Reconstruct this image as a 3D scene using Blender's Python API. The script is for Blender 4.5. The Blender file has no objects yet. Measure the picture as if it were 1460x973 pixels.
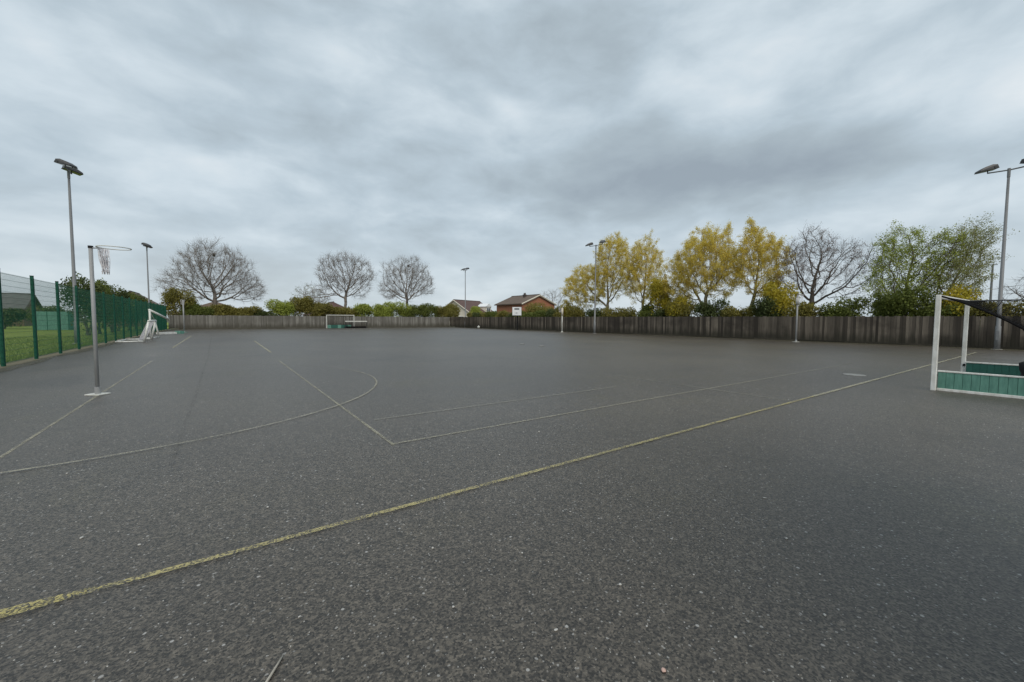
import bpy, bmesh, math, random
import numpy as np
from mathutils import Vector, Matrix

S = bpy.context.scene
COL = S.collection
R = math.radians

# ------------------------------------------------------------------ camera
cam_d = bpy.data.cameras.new('camera')
cam = bpy.data.objects.new('camera', cam_d)
COL.objects.link(cam)
cam_d.sensor_width = 36.0
cam_d.lens = 14.42
cam_d.clip_start = 0.05
cam_d.clip_end = 3000
PITCH, ROLL, YAW = 3.08, 0.286, 35.4
m = Matrix.Rotation(R(-YAW), 4, 'Z') @ Matrix.Rotation(R(90 - PITCH), 4, 'X') @ Matrix.Rotation(R(ROLL), 4, 'Z')
cam.rotation_euler = m.to_euler()
cam.location = (0, 0, 1.58)
S.camera = cam

# ------------------------------------------------------------------ node helpers
class NT:
    def __init__(self, tree):
        self.t = tree; self.n = tree.nodes; self.l = tree.links
    def node(self, typ, **props):
        nd = self.n.new(typ)
        for k, v in props.items(): setattr(nd, k, v)
        return nd
    def put(self, sock, v):
        if isinstance(v, bpy.types.NodeSocket): self.l.new(v, sock)
        elif isinstance(v, (tuple, list)) and sock.type == 'RGBA' and len(v) == 3: sock.default_value = (*v, 1)
        else: sock.default_value = v
    def math(self, op, a, b=0.0, c=None, clamp=False):
        nd = self.node('ShaderNodeMath', operation=op); nd.use_clamp = clamp
        self.put(nd.inputs[0], a); self.put(nd.inputs[1], b)
        if c is not None: self.put(nd.inputs[2], c)
        return nd.outputs[0]
    def mix(self, f, a, b, blend='MIX'):
        nd = self.node('ShaderNodeMix', data_type='RGBA', blend_type=blend)
        self.put(nd.inputs['Factor'], f)
        self.put(nd.inputs[6], a); self.put(nd.inputs[7], b)
        return nd.outputs[2]
    def noise(self, vec, scale, detail=2.0, rough=0.5, dist=0.0, color=False):
        nd = self.node('ShaderNodeTexNoise')
        if vec is not None: self.l.new(vec, nd.inputs['Vector'])
        nd.inputs['Scale'].default_value = scale; nd.inputs['Detail'].default_value = detail
        nd.inputs['Roughness'].default_value = rough; nd.inputs['Distortion'].default_value = dist
        return nd.outputs[1 if color else 0]
    def vor(self, vec, scale, out='Color', feature='F1', rand=1.0):
        nd = self.node('ShaderNodeTexVoronoi', feature=feature)
        if vec is not None: self.l.new(vec, nd.inputs['Vector'])
        nd.inputs['Scale'].default_value = scale; nd.inputs['Randomness'].default_value = rand
        return nd.outputs[out]
    def ramp(self, f, stops, interp='LINEAR'):
        nd = self.node('ShaderNodeValToRGB'); cr = nd.color_ramp; cr.interpolation = interp
        while len(cr.elements) < len(stops): cr.elements.new(0.5)
        for e, (p, c) in zip(cr.elements, stops):
            e.position = p; e.color = (*c, 1) if isinstance(c, (tuple, list)) else (c, c, c, 1)
        self.put(nd.inputs[0], f)
        return nd.outputs[0]
    def smooth(self, v, lo, hi):
        nd = self.node('ShaderNodeMapRange', interpolation_type='SMOOTHSTEP')
        self.put(nd.inputs[0], v); nd.inputs[1].default_value = lo; nd.inputs[2].default_value = hi
        return nd.outputs[0]
    def vscale(self, vec, xyz):
        nd = self.node('ShaderNodeVectorMath', operation='MULTIPLY')
        self.put(nd.inputs[0], vec); nd.inputs[1].default_value = xyz
        return nd.outputs[0]

# ------------------------------------------------------------------ sky
SUN_EL, SUN_AZ = 44.0, 205.0           # azimuth measured clockwise from +Y
w = bpy.data.worlds.new('World'); S.world = w; w.use_nodes = True
T = NT(w.node_tree); T.n.clear()
tc = T.node('ShaderNodeTexCoord')
sep = T.node('ShaderNodeSeparateXYZ'); T.l.new(tc.outputs['Generated'], sep.inputs[0])
zx = T.math('ADD', T.math('MAXIMUM', sep.outputs[2], 0.0), 0.22)
px = T.math('DIVIDE', sep.outputs[0], zx); py = T.math('DIVIDE', sep.outputs[1], zx)
cmb = T.node('ShaderNodeCombineXYZ'); T.l.new(px, cmb.inputs[0]); T.l.new(py, cmb.inputs[1]); cmb.inputs[2].default_value = 3.7
P = cmb.outputs[0]
n_big = T.noise(P, 0.80, 3.0, 0.5, 0.2)
n_mid = T.noise(P, 2.2, 4.0, 0.48, 0.3)
D = T.vscale(tc.outputs['Generated'], (1.0, 1.0, 2.3))       # cumulus-like masses with some height
d_big = T.noise(D, 2.7, 5.0, 0.50, 0.45)
d_fin = T.noise(D, 8.0, 6.0, 0.58, 0.3)
val = T.math('ADD', T.math('ADD', T.math('MULTIPLY', n_big, 0.20), T.math('MULTIPLY', n_mid, 0.27)), T.math('ADD', T.math('MULTIPLY', d_big, 0.35), T.math('MULTIPLY', d_fin, 0.18)))
def blob(cx, cy, rx, ry, amp, ang=0.0):
    """a thicker (amp<0) or thinner (amp>0) bank of the cloud layer, in cloud-plane coordinates"""
    dx = T.math('SUBTRACT', px, cx); dy = T.math('SUBTRACT', py, cy)
    c, s = math.cos(ang), math.sin(ang)
    a = T.math('DIVIDE', T.math('ADD', T.math('MULTIPLY', dx, c), T.math('MULTIPLY', dy, s)), rx)
    b = T.math('DIVIDE', T.math('SUBTRACT', T.math('MULTIPLY', dy, c), T.math('MULTIPLY', dx, s)), ry)
    d2 = T.math('ADD', T.math('MULTIPLY', a, a), T.math('MULTIPLY', b, b))
    return T.math('MULTIPLY', T.math('EXPONENT', T.math('MULTIPLY', d2, -1.0)), amp)
BLOBS = [(1.65, 0.75, 0.581, 0.254, -0.130, R(-63)), (0.87, 0.80, 0.294, 0.150, -0.110, R(20)), (1.75, 0.14, 0.24, 0.26, 0.190, R(-137)), (2.33, 0.39, 0.650, 0.194, 0.120, R(-95)), (1.92, 1.12, 0.374, 0.142, 0.060, R(-72)), (0.75, 1.10, 0.104, 0.039, 0.070, R(15)), (0.19, 1.21, 0.198, 0.126, 0.050, R(-1)), (-0.30, 1.52, 0.137, 0.182, 0.030, R(32)), (-0.01, 1.93, 0.353, 0.119, 0.070, R(6)), (0.05, 1.65, 0.391, 0.114, -0.050, R(-17)), (0.87, 1.88, 0.539, 0.148, 0.070, R(-20)), (1.07, 0.77, 0.121, 0.146, 0.050, R(-40)), (-0.50, 2.69, 0.406, 0.127, 0.060, R(2)), (1.30, 0.33, 0.144, 0.130, -0.030, R(-102)), (-0.44, 1.92, 0.140, 0.113, -0.040, R(-21)), (0.51, 0.98, 0.108, 0.129, -0.030, R(-34))]
for bb in BLOBS: val = T.math('ADD', val, blob(*bb))
cloud = T.ramp(val, [(0.31, (0.335, 0.398, 0.455)), (0.42, (0.430, 0.510, 0.565)), (0.49, (0.515, 0.612, 0.682)), (0.57, (0.655, 0.750, 0.815)), (0.70, (0.85, 0.90, 0.93))])
low = T.smooth(sep.outputs[2], 0.26, 0.02)
cloud = T.mix(T.math("MULTIPLY", low, 0.40), cloud, (0.71, 0.77, 0.80))
sky = T.node('ShaderNodeTexSky', sky_type='NISHITA'); sky.sun_disc = False
sky.sun_elevation = R(SUN_EL); sky.sun_rotation = R(SUN_AZ); sky.air_density = 1.0; sky.dust_density = 2.0
cl10 = T.node('ShaderNodeVectorMath', operation='SCALE'); T.l.new(cloud, cl10.inputs[0]); cl10.inputs['Scale'].default_value = 10.0
full = T.mix(0.93, sky.outputs[0], cl10.outputs[0])
bg = T.node('ShaderNodeBackground'); T.l.new(full, bg.inputs[0]); bg.inputs[1].default_value = 0.0765
ow = T.node('ShaderNodeOutputWorld'); T.l.new(bg.outputs[0], ow.inputs[0])

# ------------------------------------------------------------------ sun (veiled by cloud)
sd = bpy.data.lights.new('sun', 'SUN'); so = bpy.data.objects.new('sun', sd); COL.objects.link(so)
sd.energy = 1.5; sd.angle = R(35); sd.color = (1.0, 0.93, 0.83)
so.location = (0, 0, 40)
az, el = R(SUN_AZ), R(SUN_EL)
dirv = Vector((math.sin(az) * math.cos(el), math.cos(az) * math.cos(el), math.sin(el)))
so.rotation_euler = dirv.to_track_quat('Z', 'Y').to_euler()

S.view_settings.view_transform = 'Standard'; S.view_settings.look = 'None'
S.view_settings.exposure = 0.38; S.view_settings.gamma = 1.0
S.view_settings.use_curve_mapping = False

# ------------------------------------------------------------------ materials
MATS = {}
def newmat(name):
    mt = bpy.data.materials.new(name); mt.use_nodes = True
    t = NT(mt.node_tree); t.n.clear()
    out = t.node('ShaderNodeOutputMaterial'); b = t.node('ShaderNodeBsdfPrincipled')
    t.l.new(b.outputs[0], out.inputs[0])
    MATS[name] = mt
    return mt, t, b, out
def opos(t):
    return t.node('ShaderNodeTexCoord').outputs['Object']
def wpos(t):
    return t.node('ShaderNodeNewGeometry').outputs['Position']
def simple(name, c1, c2=None, scale=3.0, rough=0.6, metal=0.0, bump=0.0, bscale=20.0, stretch=(1, 1, 1), spec=0.5, detail=4.0):
    mt, t, b, out = newmat(name)
    v = t.vscale(opos(t), stretch)
    if c2 is None: c2 = tuple(x * 0.75 for x in c1)
    n = t.noise(v, scale, detail, 0.6)
    t.put(b.inputs['Base Color'], t.mix(t.smooth(n, 0.3, 0.7), c1, c2))
    b.inputs['Roughness'].default_value = rough; b.inputs['Metallic'].default_value = metal
    b.inputs['Specular IOR Level'].default_value = spec
    if bump:
        bp = t.node('ShaderNodeBump'); bp.inputs['Strength'].default_value = bump; bp.inputs['Distance'].default_value = 0.01
        t.l.new(t.noise(v, bscale, 4.0), bp.inputs['Height']); t.l.new(bp.outputs[0], b.inputs['Normal'])
    return mt

# tarmac: coarse aggregate, big weathered patches, pale chips, mossy tints
mt, t, b, out = newmat('tarmac')
p = wpos(t)
big = t.noise(p, 0.16, 4.0, 0.55, 0.3)
med = t.noise(p, 1.1, 4.0, 0.6)
base = t.mix(t.smooth(big, 0.32, 0.68), (0.067, 0.0580, 0.0465), (0.090, 0.0775, 0.0610))
moss = t.math('MULTIPLY', t.smooth(t.noise(t.vscale(p, (1.0, 1.0, 1.0)), 0.33, 5.0, 0.6, 0.6), 0.50, 0.72), t.smooth(med, 0.35, 0.7))
base = t.mix(t.math('MULTIPLY', moss, 0.80), base, (0.090, 0.079, 0.044))
base = t.mix(t.math('MULTIPLY', t.smooth(med, 0.25, 0.75), 0.35), base, (0.062, 0.0515, 0.039))
cellc = t.node('ShaderNodeSeparateColor'); t.l.new(t.vor(p, 95.0), cellc.inputs[0])
speck = t.math('MULTIPLY_ADD', t.math('POWER', cellc.outputs[0], 1.3), 1.50, 0.31)
c4 = t.node('ShaderNodeSeparateColor'); t.l.new(t.vor(p, 41.0), c4.inputs[0])
speck = t.math('MULTIPLY', speck, t.math('MULTIPLY_ADD', c4.outputs[1], 0.50, 0.76))
speck = t.math('MULTIPLY', speck, t.math('MULTIPLY_ADD', t.noise(p, 9.0, 5.0, 0.7), 0.6, 0.70))
# worn tracks and old damp stains, each with its own outline
stain = t.smooth(t.noise(p, 0.21, 6.0, 0.62, 1.2), 0.56, 0.66)
speck = t.math('MULTIPLY', speck, t.math('MULTIPLY_ADD', stain, -0.22, 1.0))
pale = t.smooth(t.noise(t.vscale(p, (1.0, 0.45, 1.0)), 0.30, 6.0, 0.62, 0.8), 0.54, 0.70)
speck = t.math('MULTIPLY', speck, t.math('MULTIPLY_ADD', pale, 0.20, 1.0))
cmbc = t.node('ShaderNodeCombineColor')
for i in range(3): t.l.new(speck, cmbc.inputs[i])
base = t.mix(1.0, base, cmbc.outputs[0], 'MULTIPLY')
chip = t.smooth(cellc.outputs[1], 0.985, 0.993)
base = t.mix(t.math('MULTIPLY', chip, 0.65), base, (0.36, 0.35, 0.33))
c2 = t.node('ShaderNodeSeparateColor'); t.l.new(t.vor(p, 34.0), c2.inputs[0])
base = t.mix(t.math('MULTIPLY', t.math('MULTIPLY', t.smooth(c2.outputs[0], 0.989, 0.994), t.smooth(t.vor(p, 34.0, 'Distance'), 0.38, 0.25)), 0.8), base, (0.42, 0.41, 0.39))
t.put(b.inputs['Base Color'], base)
b.inputs['Roughness'].default_value = 0.44
b.inputs['Specular IOR Level'].default_value = 0.55
bp = t.node('ShaderNodeBump'); bp.inputs['Strength'].default_value = 0.45; bp.inputs['Distance'].default_value = 0.004
hgt = t.math('ADD', t.vor(p, 95.0, 'Distance'), t.math('MULTIPLY', t.noise(p, 30.0, 4.0), 0.8))
t.l.new(hgt, bp.inputs['Height']); t.l.new(bp.outputs[0], b.inputs['Normal'])

def worn(name, col, col2, lo, hi, cover=1.0, patch=0.0):
    """worn paint / dirt film: the tarmac shows through where it has gone"""
    mt, t, b, out = newmat(name)
    p = wpos(t)
    cell = t.node('ShaderNodeSeparateColor'); t.l.new(t.vor(p, 95.0), cell.inputs[0])
    wearn = t.math('ADD', t.math('MULTIPLY', cell.outputs[2], 0.45), t.math('MULTIPLY', t.noise(p, 2.2, 5.0, 0.65), 0.75))
    a = t.math('MULTIPLY', t.smooth(wearn, lo, hi), cover)
    if patch:
        a = t.math('MULTIPLY', a, t.smooth(t.noise(p, 0.35, 3.0), patch - 0.12, patch + 0.12))
    t.put(b.inputs['Base Color'], t.mix(t.noise(p, 5.0, 4.0), col, col2))
    b.inputs['Roughness'].default_value = 0.7
    tr = t.node('ShaderNodeBsdfTransparent'); mx = t.node('ShaderNodeMixShader')
    t.l.new(a, mx.inputs[0]); t.l.new(tr.outputs[0], mx.inputs[1]); t.l.new(b.outputs[0], mx.inputs[2])
    t.l.new(mx.outputs[0], out.inputs[0])
    return mt
worn('paint_white', (0.44, 0.41, 0.31), (0.33, 0.31, 0.23), 0.38, 0.82, 0.85)
worn('paint_far', (0.44, 0.41, 0.28), (0.34, 0.32, 0.23), 0.26, 0.74, 0.85)
worn('paint_faint', (0.36, 0.35, 0.28), (0.28, 0.27, 0.22), 0.38, 0.82, 0.72)
worn('paint_yellow', (0.50, 0.43, 0.18), (0.40, 0.35, 0.17), 0.36, 0.82, 0.9)
worn('paint_fresh_yellow', (0.55, 0.47, 0.16), (0.46, 0.40, 0.18), 0.40, 0.80, 0.9)
worn('tar_joint', (0.045, 0.045, 0.045), (0.055, 0.054, 0.053), 0.55, 1.10, 0.55)
worn('edge_dirt', (0.15, 0.13, 0.085), (0.10, 0.095, 0.05), 0.35, 0.80, 0.80)

# grass
mt, t, b, out = newmat('grass_ground')
p = wpos(t)
g = t.mix(t.smooth(t.noise(p, 0.25, 5.0, 0.6), 0.3, 0.7), (0.19, 0.25, 0.048), (0.25, 0.295, 0.066))
g = t.mix(t.math('MULTIPLY', t.smooth(t.noise(p, 3.0, 5.0, 0.7), 0.45, 0.75), 0.6), g, (0.125, 0.175, 0.038))
t.put(b.inputs['Base Color'], g); b.inputs['Roughness'].default_value = 0.9; b.inputs['Specular IOR Level'].default_value = 0.15
bp = t.node('ShaderNodeBump'); bp.inputs['Strength'].default_value = 0.8; bp.inputs['Distance'].default_value = 0.05
t.l.new(t.noise(p, 25.0, 5.0), bp.inputs['Height']); t.l.new(bp.outputs[0], b.inputs['Normal'])

def leafmat(name, c1, c2, c3, trans=0.35):
    mt, t, b, out = newmat(name)
    geo = t.node('ShaderNodeNewGeometry')
    rnd = geo.outputs['Random Per Island']
    c = t.ramp(rnd, [(0.0, c1), (0.5, c2), (1.0, c3)])
    cl = t.noise(geo.outputs['Position'], 0.9, 3.0)
    c = t.mix(t.math('MULTIPLY', t.smooth(cl, 0.35, 0.7), 0.6), c, c3)
    t.put(b.inputs['Base Color'], c); b.inputs['Roughness'].default_value = 0.6; b.inputs['Specular IOR Level'].default_value = 0.25
    tl = t.node('ShaderNodeBsdfTranslucent'); t.put(tl.inputs[0], c)
    mx = t.node('ShaderNodeMixShader'); mx.inputs[0].default_value = trans
    t.l.new(b.outputs[0], mx.inputs[1]); t.l.new(tl.outputs[0], mx.inputs[2]); t.l.new(mx.outputs[0], out.inputs[0])
    return mt
leafmat('leaf_yellow', (0.74, 0.59, 0.11), (0.76, 0.63, 0.15), (0.62, 0.51, 0.1), 0.5)
leafmat('leaf_gold', (0.54, 0.42, 0.04), (0.5, 0.42, 0.05), (0.36, 0.32, 0.04))
leafmat('leaf_green', (0.135, 0.165, 0.032), (0.185, 0.215, 0.048), (0.09, 0.115, 0.026))
leafmat('leaf_fresh', (0.34, 0.39, 0.065), (0.4, 0.44, 0.1), (0.25, 0.3, 0.05))
leafmat('leaf_dark', (0.075, 0.098, 0.03), (0.11, 0.135, 0.04), (0.052, 0.07, 0.024), 0.2)
leafmat('leaf_olive', (0.24, 0.215, 0.05), (0.3, 0.265, 0.065), (0.16, 0.15, 0.04))
leafmat('leaf_pale', (0.36, 0.35, 0.14), (0.32, 0.34, 0.13), (0.24, 0.26, 0.09), 0.4)
leafmat('bud_purple', (0.224, 0.154, 0.133), (0.28, 0.196, 0.161), (0.182, 0.14, 0.126), 0.2)
leafmat('grass_blade', (0.128, 0.203, 0.039), (0.195, 0.254, 0.058), (0.15, 0.189, 0.052), 0.3)
simple('bark_grey', (0.17, 0.143, 0.122), (0.22, 0.19, 0.165), 4.0, 0.9, stretch=(1, 1, .3))
simple('bark_dark', (0.085, 0.070, 0.058), (0.125, 0.105, 0.088), 4.0, 0.9, stretch=(1, 1, .3))
simple('bark_pale', (0.21, 0.175, 0.105), (0.28, 0.24, 0.16), 5.0, 0.9, stretch=(1, 1, .4))

def woodmat(name, dark, light, foot):
    mt, t, b, out = newmat(name)
    oi = t.node('ShaderNodeObjectInfo'); geo = t.node('ShaderNodeNewGeometry')
    rnd = t.math('FRACT', t.math('ADD', oi.outputs['Random'], geo.outputs['Random Per Island']))
    p = geo.outputs['Position']
    grain = t.noise(t.vscale(p, (30, 30, 1.2)), 1.0, 4.0, 0.6)
    c = t.mix(t.ramp(rnd, [(0.0, 0.0), (0.35, 0.25), (0.7, 0.55), (1.0, 1.0)]), dark, light)
    patch = t.noise(t.vscale(p, (0.35, 0.35, 0.5)), 1.0, 4.0, 0.6)
    c = t.mix(t.math('MULTIPLY', t.smooth(patch, 0.42, 0.66), 0.7), c, dark)
    c = t.mix(t.math('MULTIPLY', t.smooth(grain, 0.4, 0.75), 0.5), c, tuple(x * 0.55 for x in dark))
    # damp and algae wicking up from the soil, ragged upper edge
    sp = t.node('ShaderNodeSeparateXYZ'); t.l.new(p, sp.inputs[0])
    wet = t.smooth(t.math('ADD', sp.outputs[2], t.math('MULTIPLY', t.noise(t.vscale(p, (3, 3, 0.4)), 1.0, 4.0), -1.3)), 0.30, -0.45)
    c = t.mix(t.math('MULTIPLY', wet, 0.75), c, foot)
    t.put(b.inputs['Base Color'], c); b.inputs['Roughness'].default_value = 0.85; b.inputs['Specular IOR Level'].default_value = 0.2
    return mt
woodmat('fence_dark_wood', (0.032, 0.027, 0.022), (0.19, 0.162, 0.13), (0.026, 0.025, 0.018))
woodmat('fence_grey_wood', (0.12, 0.112, 0.098), (0.27, 0.26, 0.235), (0.06, 0.056, 0.042))

simple('green_coat', (0.005, 0.070, 0.043), (0.007, 0.082, 0.052), 3.0, 0.5, spec=0.3)
simple('galv_steel', (0.20, 0.205, 0.21), (0.155, 0.16, 0.165), 2.5, 0.6, metal=0.15, stretch=(1, 1, .25))
simple('grey_paint', (0.33, 0.335, 0.335), (0.25, 0.255, 0.26), 6.0, 0.5, stretch=(1, 1, .3))
simple('lamp_black', (0.022, 0.023, 0.026), (0.035, 0.036, 0.038), 5.0, 0.45)
simple('lamp_top', (0.065, 0.066, 0.07), (0.05, 0.05, 0.053), 5.0, 0.5)
simple('lamp_glass', (0.06, 0.065, 0.07), (0.05, 0.055, 0.06), 3.0, 0.08)
simple('white_paint', (0.78, 0.78, 0.75), (0.58, 0.57, 0.52), 9.0, 0.42, stretch=(1, 1, .35), detail=7.0)
simple('white_dirty', (0.62, 0.62, 0.58), (0.46, 0.46, 0.42), 6.0, 0.55)
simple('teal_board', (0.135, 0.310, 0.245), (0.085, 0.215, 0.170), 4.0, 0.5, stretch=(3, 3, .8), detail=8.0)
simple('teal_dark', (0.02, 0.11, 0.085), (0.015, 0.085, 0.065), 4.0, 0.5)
simple('rubber_black', (0.010, 0.010, 0.011), (0.016, 0.016, 0.016), 8.0, 0.85, spec=0.2)
simple('net_black', (0.006, 0.006, 0.007), (0.011, 0.011, 0.011), 4.0, 0.9, spec=0.1)
simple('net_white', (0.70, 0.68, 0.70), (0.58, 0.56, 0.58), 8.0, 0.8)
simple('cord_grey', (0.30, 0.30, 0.31), (0.24, 0.24, 0.25), 8.0, 0.8)
simple('stone_pale', (0.50, 0.49, 0.46), (0.36, 0.35, 0.33), 30.0, 0.7)
simple('stone_pink', (0.58, 0.40, 0.34), (0.48, 0.33, 0.28), 40.0, 0.7)
simple('concrete', (0.34, 0.33, 0.30), (0.26, 0.25, 0.23), 5.0, 0.85, bump=0.3)
simple('cover_pale', (0.27, 0.27, 0.25), (0.20, 0.20, 0.19), 9.0, 0.7)
simple('soil_strip', (0.17, 0.14, 0.095), (0.11, 0.105, 0.055), 2.5, 0.95, bump=0.6, bscale=18)
simple('earth', (0.10, 0.10, 0.045), (0.075, 0.085, 0.035), 0.3, 0.95)
simple('stick_pale', (0.45, 0.42, 0.36), (0.36, 0.33, 0.28), 20.0, 0.7)
simple('twig_dark', (0.03, 0.026, 0.022), (0.045, 0.038, 0.03), 9.0, 0.9)
simple('cream_render', (0.62, 0.58, 0.50), (0.54, 0.50, 0.43), 1.0, 0.85)
simple('upvc_white', (0.78, 0.79, 0.80), (0.72, 0.73, 0.74), 2.0, 0.35)
simple('window_glass', (0.05, 0.06, 0.07), (0.035, 0.04, 0.05), 1.0, 0.06)
simple('fascia_brown', (0.10, 0.07, 0.05), (0.08, 0.055, 0.04), 2.0, 0.7)
simple('verge_cream', (0.60, 0.55, 0.46), (0.50, 0.46, 0.38), 2.0, 0.7)
def brickmat(name, c1, c2, mortar):
    mt, t, b, out = newmat(name)
    tcn = t.node('ShaderNodeTexCoord'); sp = t.node('ShaderNodeSeparateXYZ'); t.l.new(tcn.outputs['Object'], sp.inputs[0])
    cb = t.node('ShaderNodeCombineXYZ'); t.l.new(t.math('ADD', sp.outputs[0], sp.outputs[1]), cb.inputs[0]); t.l.new(sp.outputs[2], cb.inputs[1])
    br = t.node('ShaderNodeTexBrick'); t.l.new(cb.outputs[0], br.inputs['Vector'])
    br.inputs['Scale'].default_value = 1.0; br.inputs['Brick Width'].default_value = 0.225; br.inputs['Row Height'].default_value = 0.075
    br.inputs['Mortar Size'].default_value = 0.006
    t.put(br.inputs['Color1'], c1); t.put(br.inputs['Color2'], c2); t.put(br.inputs['Mortar'], mortar)
    t.put(b.inputs['Base Color'], t.mix(t.math('MULTIPLY', t.noise(tcn.outputs['Object'], 0.8, 4.0), 0.5), br.outputs[0], c2))
    b.inputs['Roughness'].default_value = 0.9
    return mt
brickmat('brick_orange', (0.36, 0.13, 0.06), (0.27, 0.095, 0.045), (0.30, 0.24, 0.19))
brickmat('brick_brown', (0.20, 0.12, 0.075), (0.15, 0.09, 0.06), (0.24, 0.20, 0.16))
simple('tile_brown', (0.125, 0.075, 0.065), (0.09, 0.055, 0.048), 1.2, 0.85, stretch=(1, 1, 3))
simple('tile_tan', (0.145, 0.108, 0.082), (0.11, 0.08, 0.06), 1.2, 0.85, stretch=(1, 1, 3))
simple('tile_dark', (0.085, 0.07, 0.062), (0.06, 0.05, 0.045), 1.2, 0.85, stretch=(1, 1, 3))
simple('tile_grey', (0.15, 0.145, 0.14), (0.11, 0.105, 0.10), 1.2, 0.85, stretch=(1, 1, 3))

# ------------------------------------------------------------------ mesh builder
class MB:
    def __init__(self): self.v = []; self.f = []
    def poly(self, pts):
        n = len(self.v); self.v += [tuple(p) for p in pts]; self.f.append(tuple(range(n, n + len(pts)))); return self
    def box(self, c, s, rz=0.0, mat=None):
        n = len(self.v); cx, cy, cz = c; hx, hy, hz = s[0] / 2, s[1] / 2, s[2] / 2
        co, si = math.cos(rz), math.sin(rz)
        for dx, dy, dz in ((-1,-1,-1),(1,-1,-1),(1,1,-1),(-1,1,-1),(-1,-1,1),(1,-1,1),(1,1,1),(-1,1,1)):
            q = Vector((dx * hx, dy * hy, dz * hz))
            if mat is not None: q = mat @ q
            else: q = Vector((q.x * co - q.y * si, q.x * si + q.y * co, q.z))
            self.v.append((cx + q.x, cy + q.y, cz + q.z))
        for f in ((0,3,2,1),(4,5,6,7),(0,1,5,4),(1,2,6,5),(2,3,7,6),(3,0,4,7)): self.f.append(tuple(n + i for i in f))
        return self
    def tube(self, pts, rad, n=8, cap=True, closed=False, square=False):
        pts = [Vector(p) for p in pts]; k = len(pts)
        if not isinstance(rad, (list, tuple)): rad = [rad] * k
        base = len(self.v); prev = None
        for i, p in enumerate(pts):
            if closed: d = pts[(i + 1) % k] - pts[i - 1]
            else: d = pts[min(i + 1, k - 1)] - pts[max(i - 1, 0)]
            d = d.normalized() if d.length > 1e-9 else Vector((0, 0, 1))
            if prev is None:
                a = Vector((0, 0, 1)) if abs(d.z) < 0.9 else Vector((1, 0, 0))
                x = d.cross(a).normalized()
            else:
                x = prev - d * prev.dot(d); x = x.normalized() if x.length > 1e-6 else d.orthogonal().normalized()
            prev = x; y = d.cross(x)
            for j in range(n):
                a = 2 * math.pi * (j + (0.5 if square else 0)) / n
                self.v.append(tuple(p + (x * math.cos(a) + y * math.sin(a)) * rad[i]))
        last = k if closed else k - 1
        for i in range(last):
            for j in range(n):
                a = base + i * n; c = base + ((i + 1) % k) * n; j2 = (j + 1) % n
                self.f.append((a + j, a + j2, c + j2, c + j))
        if cap and not closed:
            self.f.append(tuple(base + j for j in reversed(range(n))))
            self.f.append(tuple(base + (k - 1) * n + j for j in range(n)))
        return self
    def bar(self, a, b, r, n=4): return self.tube([a, b], r, n, True, square=(n == 4))
    def mesh(self, name, mat, smooth=False):
        me = bpy.data.meshes.new(name); me.from_pydata(self.v, [], self.f); me.update()
        if mat: me.materials.append(MATS[mat])
        if smooth: me.shade_smooth()
        return me
    def build(self, name, mat, parent=None, smooth=False, loc=None):
        return link(name, self.mesh(name, mat, smooth), parent, loc)
def link(name, me, parent=None, loc=None):
    o = bpy.data.objects.new(name, me); COL.objects.link(o)
    if parent: o.parent = parent
    if loc is not None: o.location = loc
    return o
def tag(o, label, cat, group=None):
    o['label'] = label; o['category'] = cat
    if group: o['group'] = group
    return o
def thing(name, label, cat, loc, rz=0.0, group=None):
    o = bpy.data.objects.new(name, None); COL.objects.link(o); o.empty_display_size = 0.3
    o.location = loc; o.rotation_euler = (0, 0, rz)
    return tag(o, label, cat, group)
def struct(o): o['kind'] = 'structure'; return o
def bevel(me, w=0.01, seg=1):
    bm = bmesh.new(); bm.from_mesh(me)
    bmesh.ops.bevel(bm, geom=bm.edges[:], offset=w, segments=seg, affect='EDGES', clamp_overlap=True)
    bm.to_mesh(me); bm.free(); return me
def npmesh(name, verts, faces_n, nsides, mat):
    """fast mesh from arrays: faces_n is (F, nsides) int"""
    me = bpy.data.meshes.new(name)
    nf = len(faces_n)
    me.vertices.add(len(verts)); me.vertices.foreach_set('co', np.asarray(verts, np.float32).ravel())
    me.loops.add(nf * nsides); me.loops.foreach_set('vertex_index', np.asarray(faces_n, np.int32).ravel())
    me.polygons.add(nf); me.polygons.foreach_set('loop_start', np.arange(0, nf * nsides, nsides, dtype=np.int32))
    me.update(calc_edges=True); me.materials.append(MATS[mat])
    return me

# ------------------------------------------------------------------ ground
FX0, FX1 = 36.35, 34.8          # right fence line: x at y=-8 and y=69
def fence_x(y): return FX0 + (FX1 - FX0) * (y + 8) / 77.0
FARY = 69.0
struct(MB().poly([(-900, -900, -0.06), (900, -900, -0.06), (900, 900, -0.06), (-900, 900, -0.06)]).build('ground', 'earth'))
yard = MB()
# tarmac with very shallow undulation, so that sheen and lines are not ruler-flat
NX, NY = 40, 66
xs = np.linspace(-5.42, 37.0, NX); ys = np.linspace(-14, FARY + 0.2, NY)
for y in ys:
    for x in xs: yard.v.append((x, y, 0.0))
for j in range(NY - 1):
    for i in range(NX - 1):
        a = j * NX + i; yard.f.append((a, a + 1, a + NX + 1, a + NX))
struct(yard.build('tarmac', 'tarmac'))
struct(MB().poly([(-160, -60, -0.02), (-5.95, -60, -0.02), (-5.95, 160, -0.02), (-160, 160, -0.02)]).build('grass_field', 'grass_ground'))
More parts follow.
